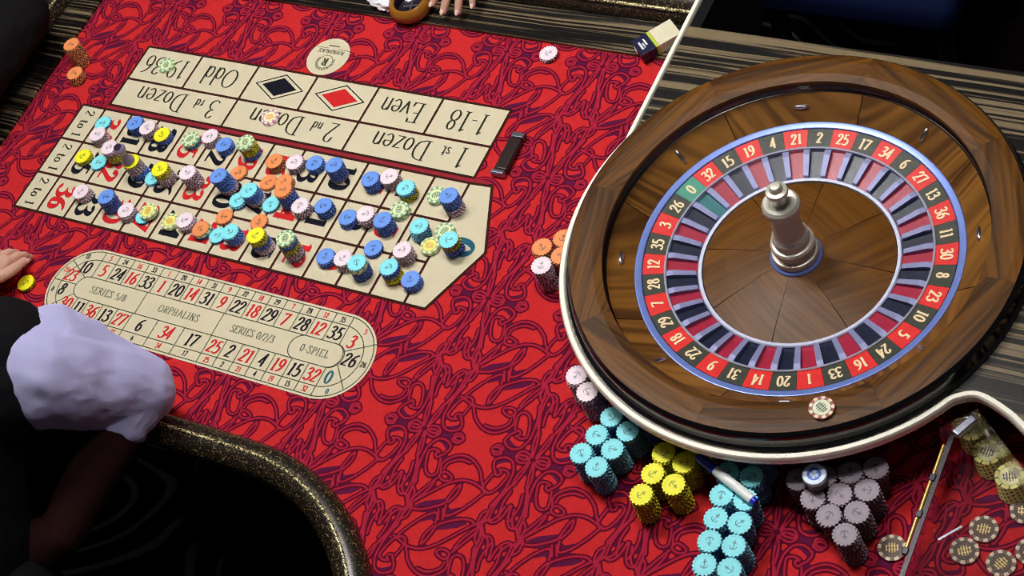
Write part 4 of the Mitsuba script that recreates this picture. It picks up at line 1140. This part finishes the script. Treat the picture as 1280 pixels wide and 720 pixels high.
# the player in black leaning on the left rail
person('player in black leaning on the left end of the table', (-0.80, 0.02, -0.16), (-0.62, 0.03, 0.18), (-0.56, 0.05, 0.36), (-0.52, 0.06, 0.52), (0.85, 0, -0.5), [(-0.58, -0.17, 0.28), (-0.60, 0.24, 0.28)],
       [([(-0.58, -0.17, 0.28), (-0.26, -0.10, 0.14), (-0.26, 0.12, 0.13)], [0.055, 0.042, 0.029]), ([(-0.60, 0.24, 0.28), (-0.44, 0.34, 0.15), (-0.46, 0.14, 0.14)], [0.055, 0.042, 0.028])],
       [((-0.26, 0.12, 0.13), (-0.7, 0.7, -0.1), (0, 0, 1), 1, [(0.3, 0.4, 0.3)] * 4), ((-0.46, 0.14, 0.14), (0.3, -0.8, -0.2), (0, 0, 1), 1, [(0.3, 0.4, 0.3)] * 4)],
       [[(-0.80, -0.09, -0.24), (-0.50, -0.10, -0.32), (-0.56, -0.10, -0.70), (-0.46, -0.10, -0.73)], [(-0.80, 0.13, -0.24), (-0.50, 0.14, -0.32), (-0.56, 0.14, -0.70), (-0.46, 0.14, -0.73)]],
       [('black_jumper', union(chain([(-0.80, 0.02, -0.16), (-0.62, 0.03, 0.18)], [0.175, 0.18]), chain([(-0.62, 0.03, 0.18), (-0.57, 0.04, 0.31)], [0.17, 0.085]), *[chain([(-0.62, 0.03, 0.18), s_], [0.16, 0.085]) for s_ in ((-0.58, -0.17, 0.28), (-0.60, 0.24, 0.28))],
                               chain([(-0.58, -0.17, 0.28), (-0.250, -0.09, 0.135), (-0.245, 0.11, 0.130), (-0.29, 0.15, 0.13)], [0.085, 0.070, 0.065, 0.05]), chain([(-0.60, 0.24, 0.28), (-0.44, 0.34, 0.15), (-0.46, 0.17, 0.14)], [0.08, 0.06, 0.046])), 0.016, 0.014, 'vest'),
        ('trousers', union(*[chain(l, [0.115, 0.085, 0.065]) for l in ([(-0.80, -0.09, -0.22), (-0.50, -0.10, -0.32), (-0.56, -0.10, -0.68)], [(-0.80, 0.13, -0.22), (-0.50, 0.14, -0.32), (-0.56, 0.14, -0.68)])]), 0.025, 0.01, 'vest'),
        ('shoe', union(*[m3.Manifold.batch_hull([m3.Manifold.sphere(0.05, 20).translate([-0.57, y, -0.728]), m3.Manifold.sphere(0.042, 20).translate([-0.38, y, -0.736])]) for y in (-0.10, 0.14)]), 0.02, 0, 'black_gloss')])

# an upholstered chair beyond the far corner of the table
c = thing('dining_chair', 'dark blue upholstered chair standing on the carpet beyond the wheel', 'chair')
CX, CY = 1.34, 1.04
put('seat', turned(rounded_box(0.46, 0.46, 0.09, 0.03), [CX, CY, -0.345]), 'lamp_blue_cloth', 40, parent=c)
put('backrest', turned(turned(rounded_box(0.46, 0.07, 0.48, 0.03), [0, 0, 0], rx=-8), [CX, CY + 0.25, -0.04]), 'lamp_blue_cloth', 40, parent=c)
for sx in (-1, 1):
    for sy in (-1, 1):
        put('leg', m3_leg(CX + sx * 0.19, CY + sy * 0.19), 'hair', 40, parent=c)
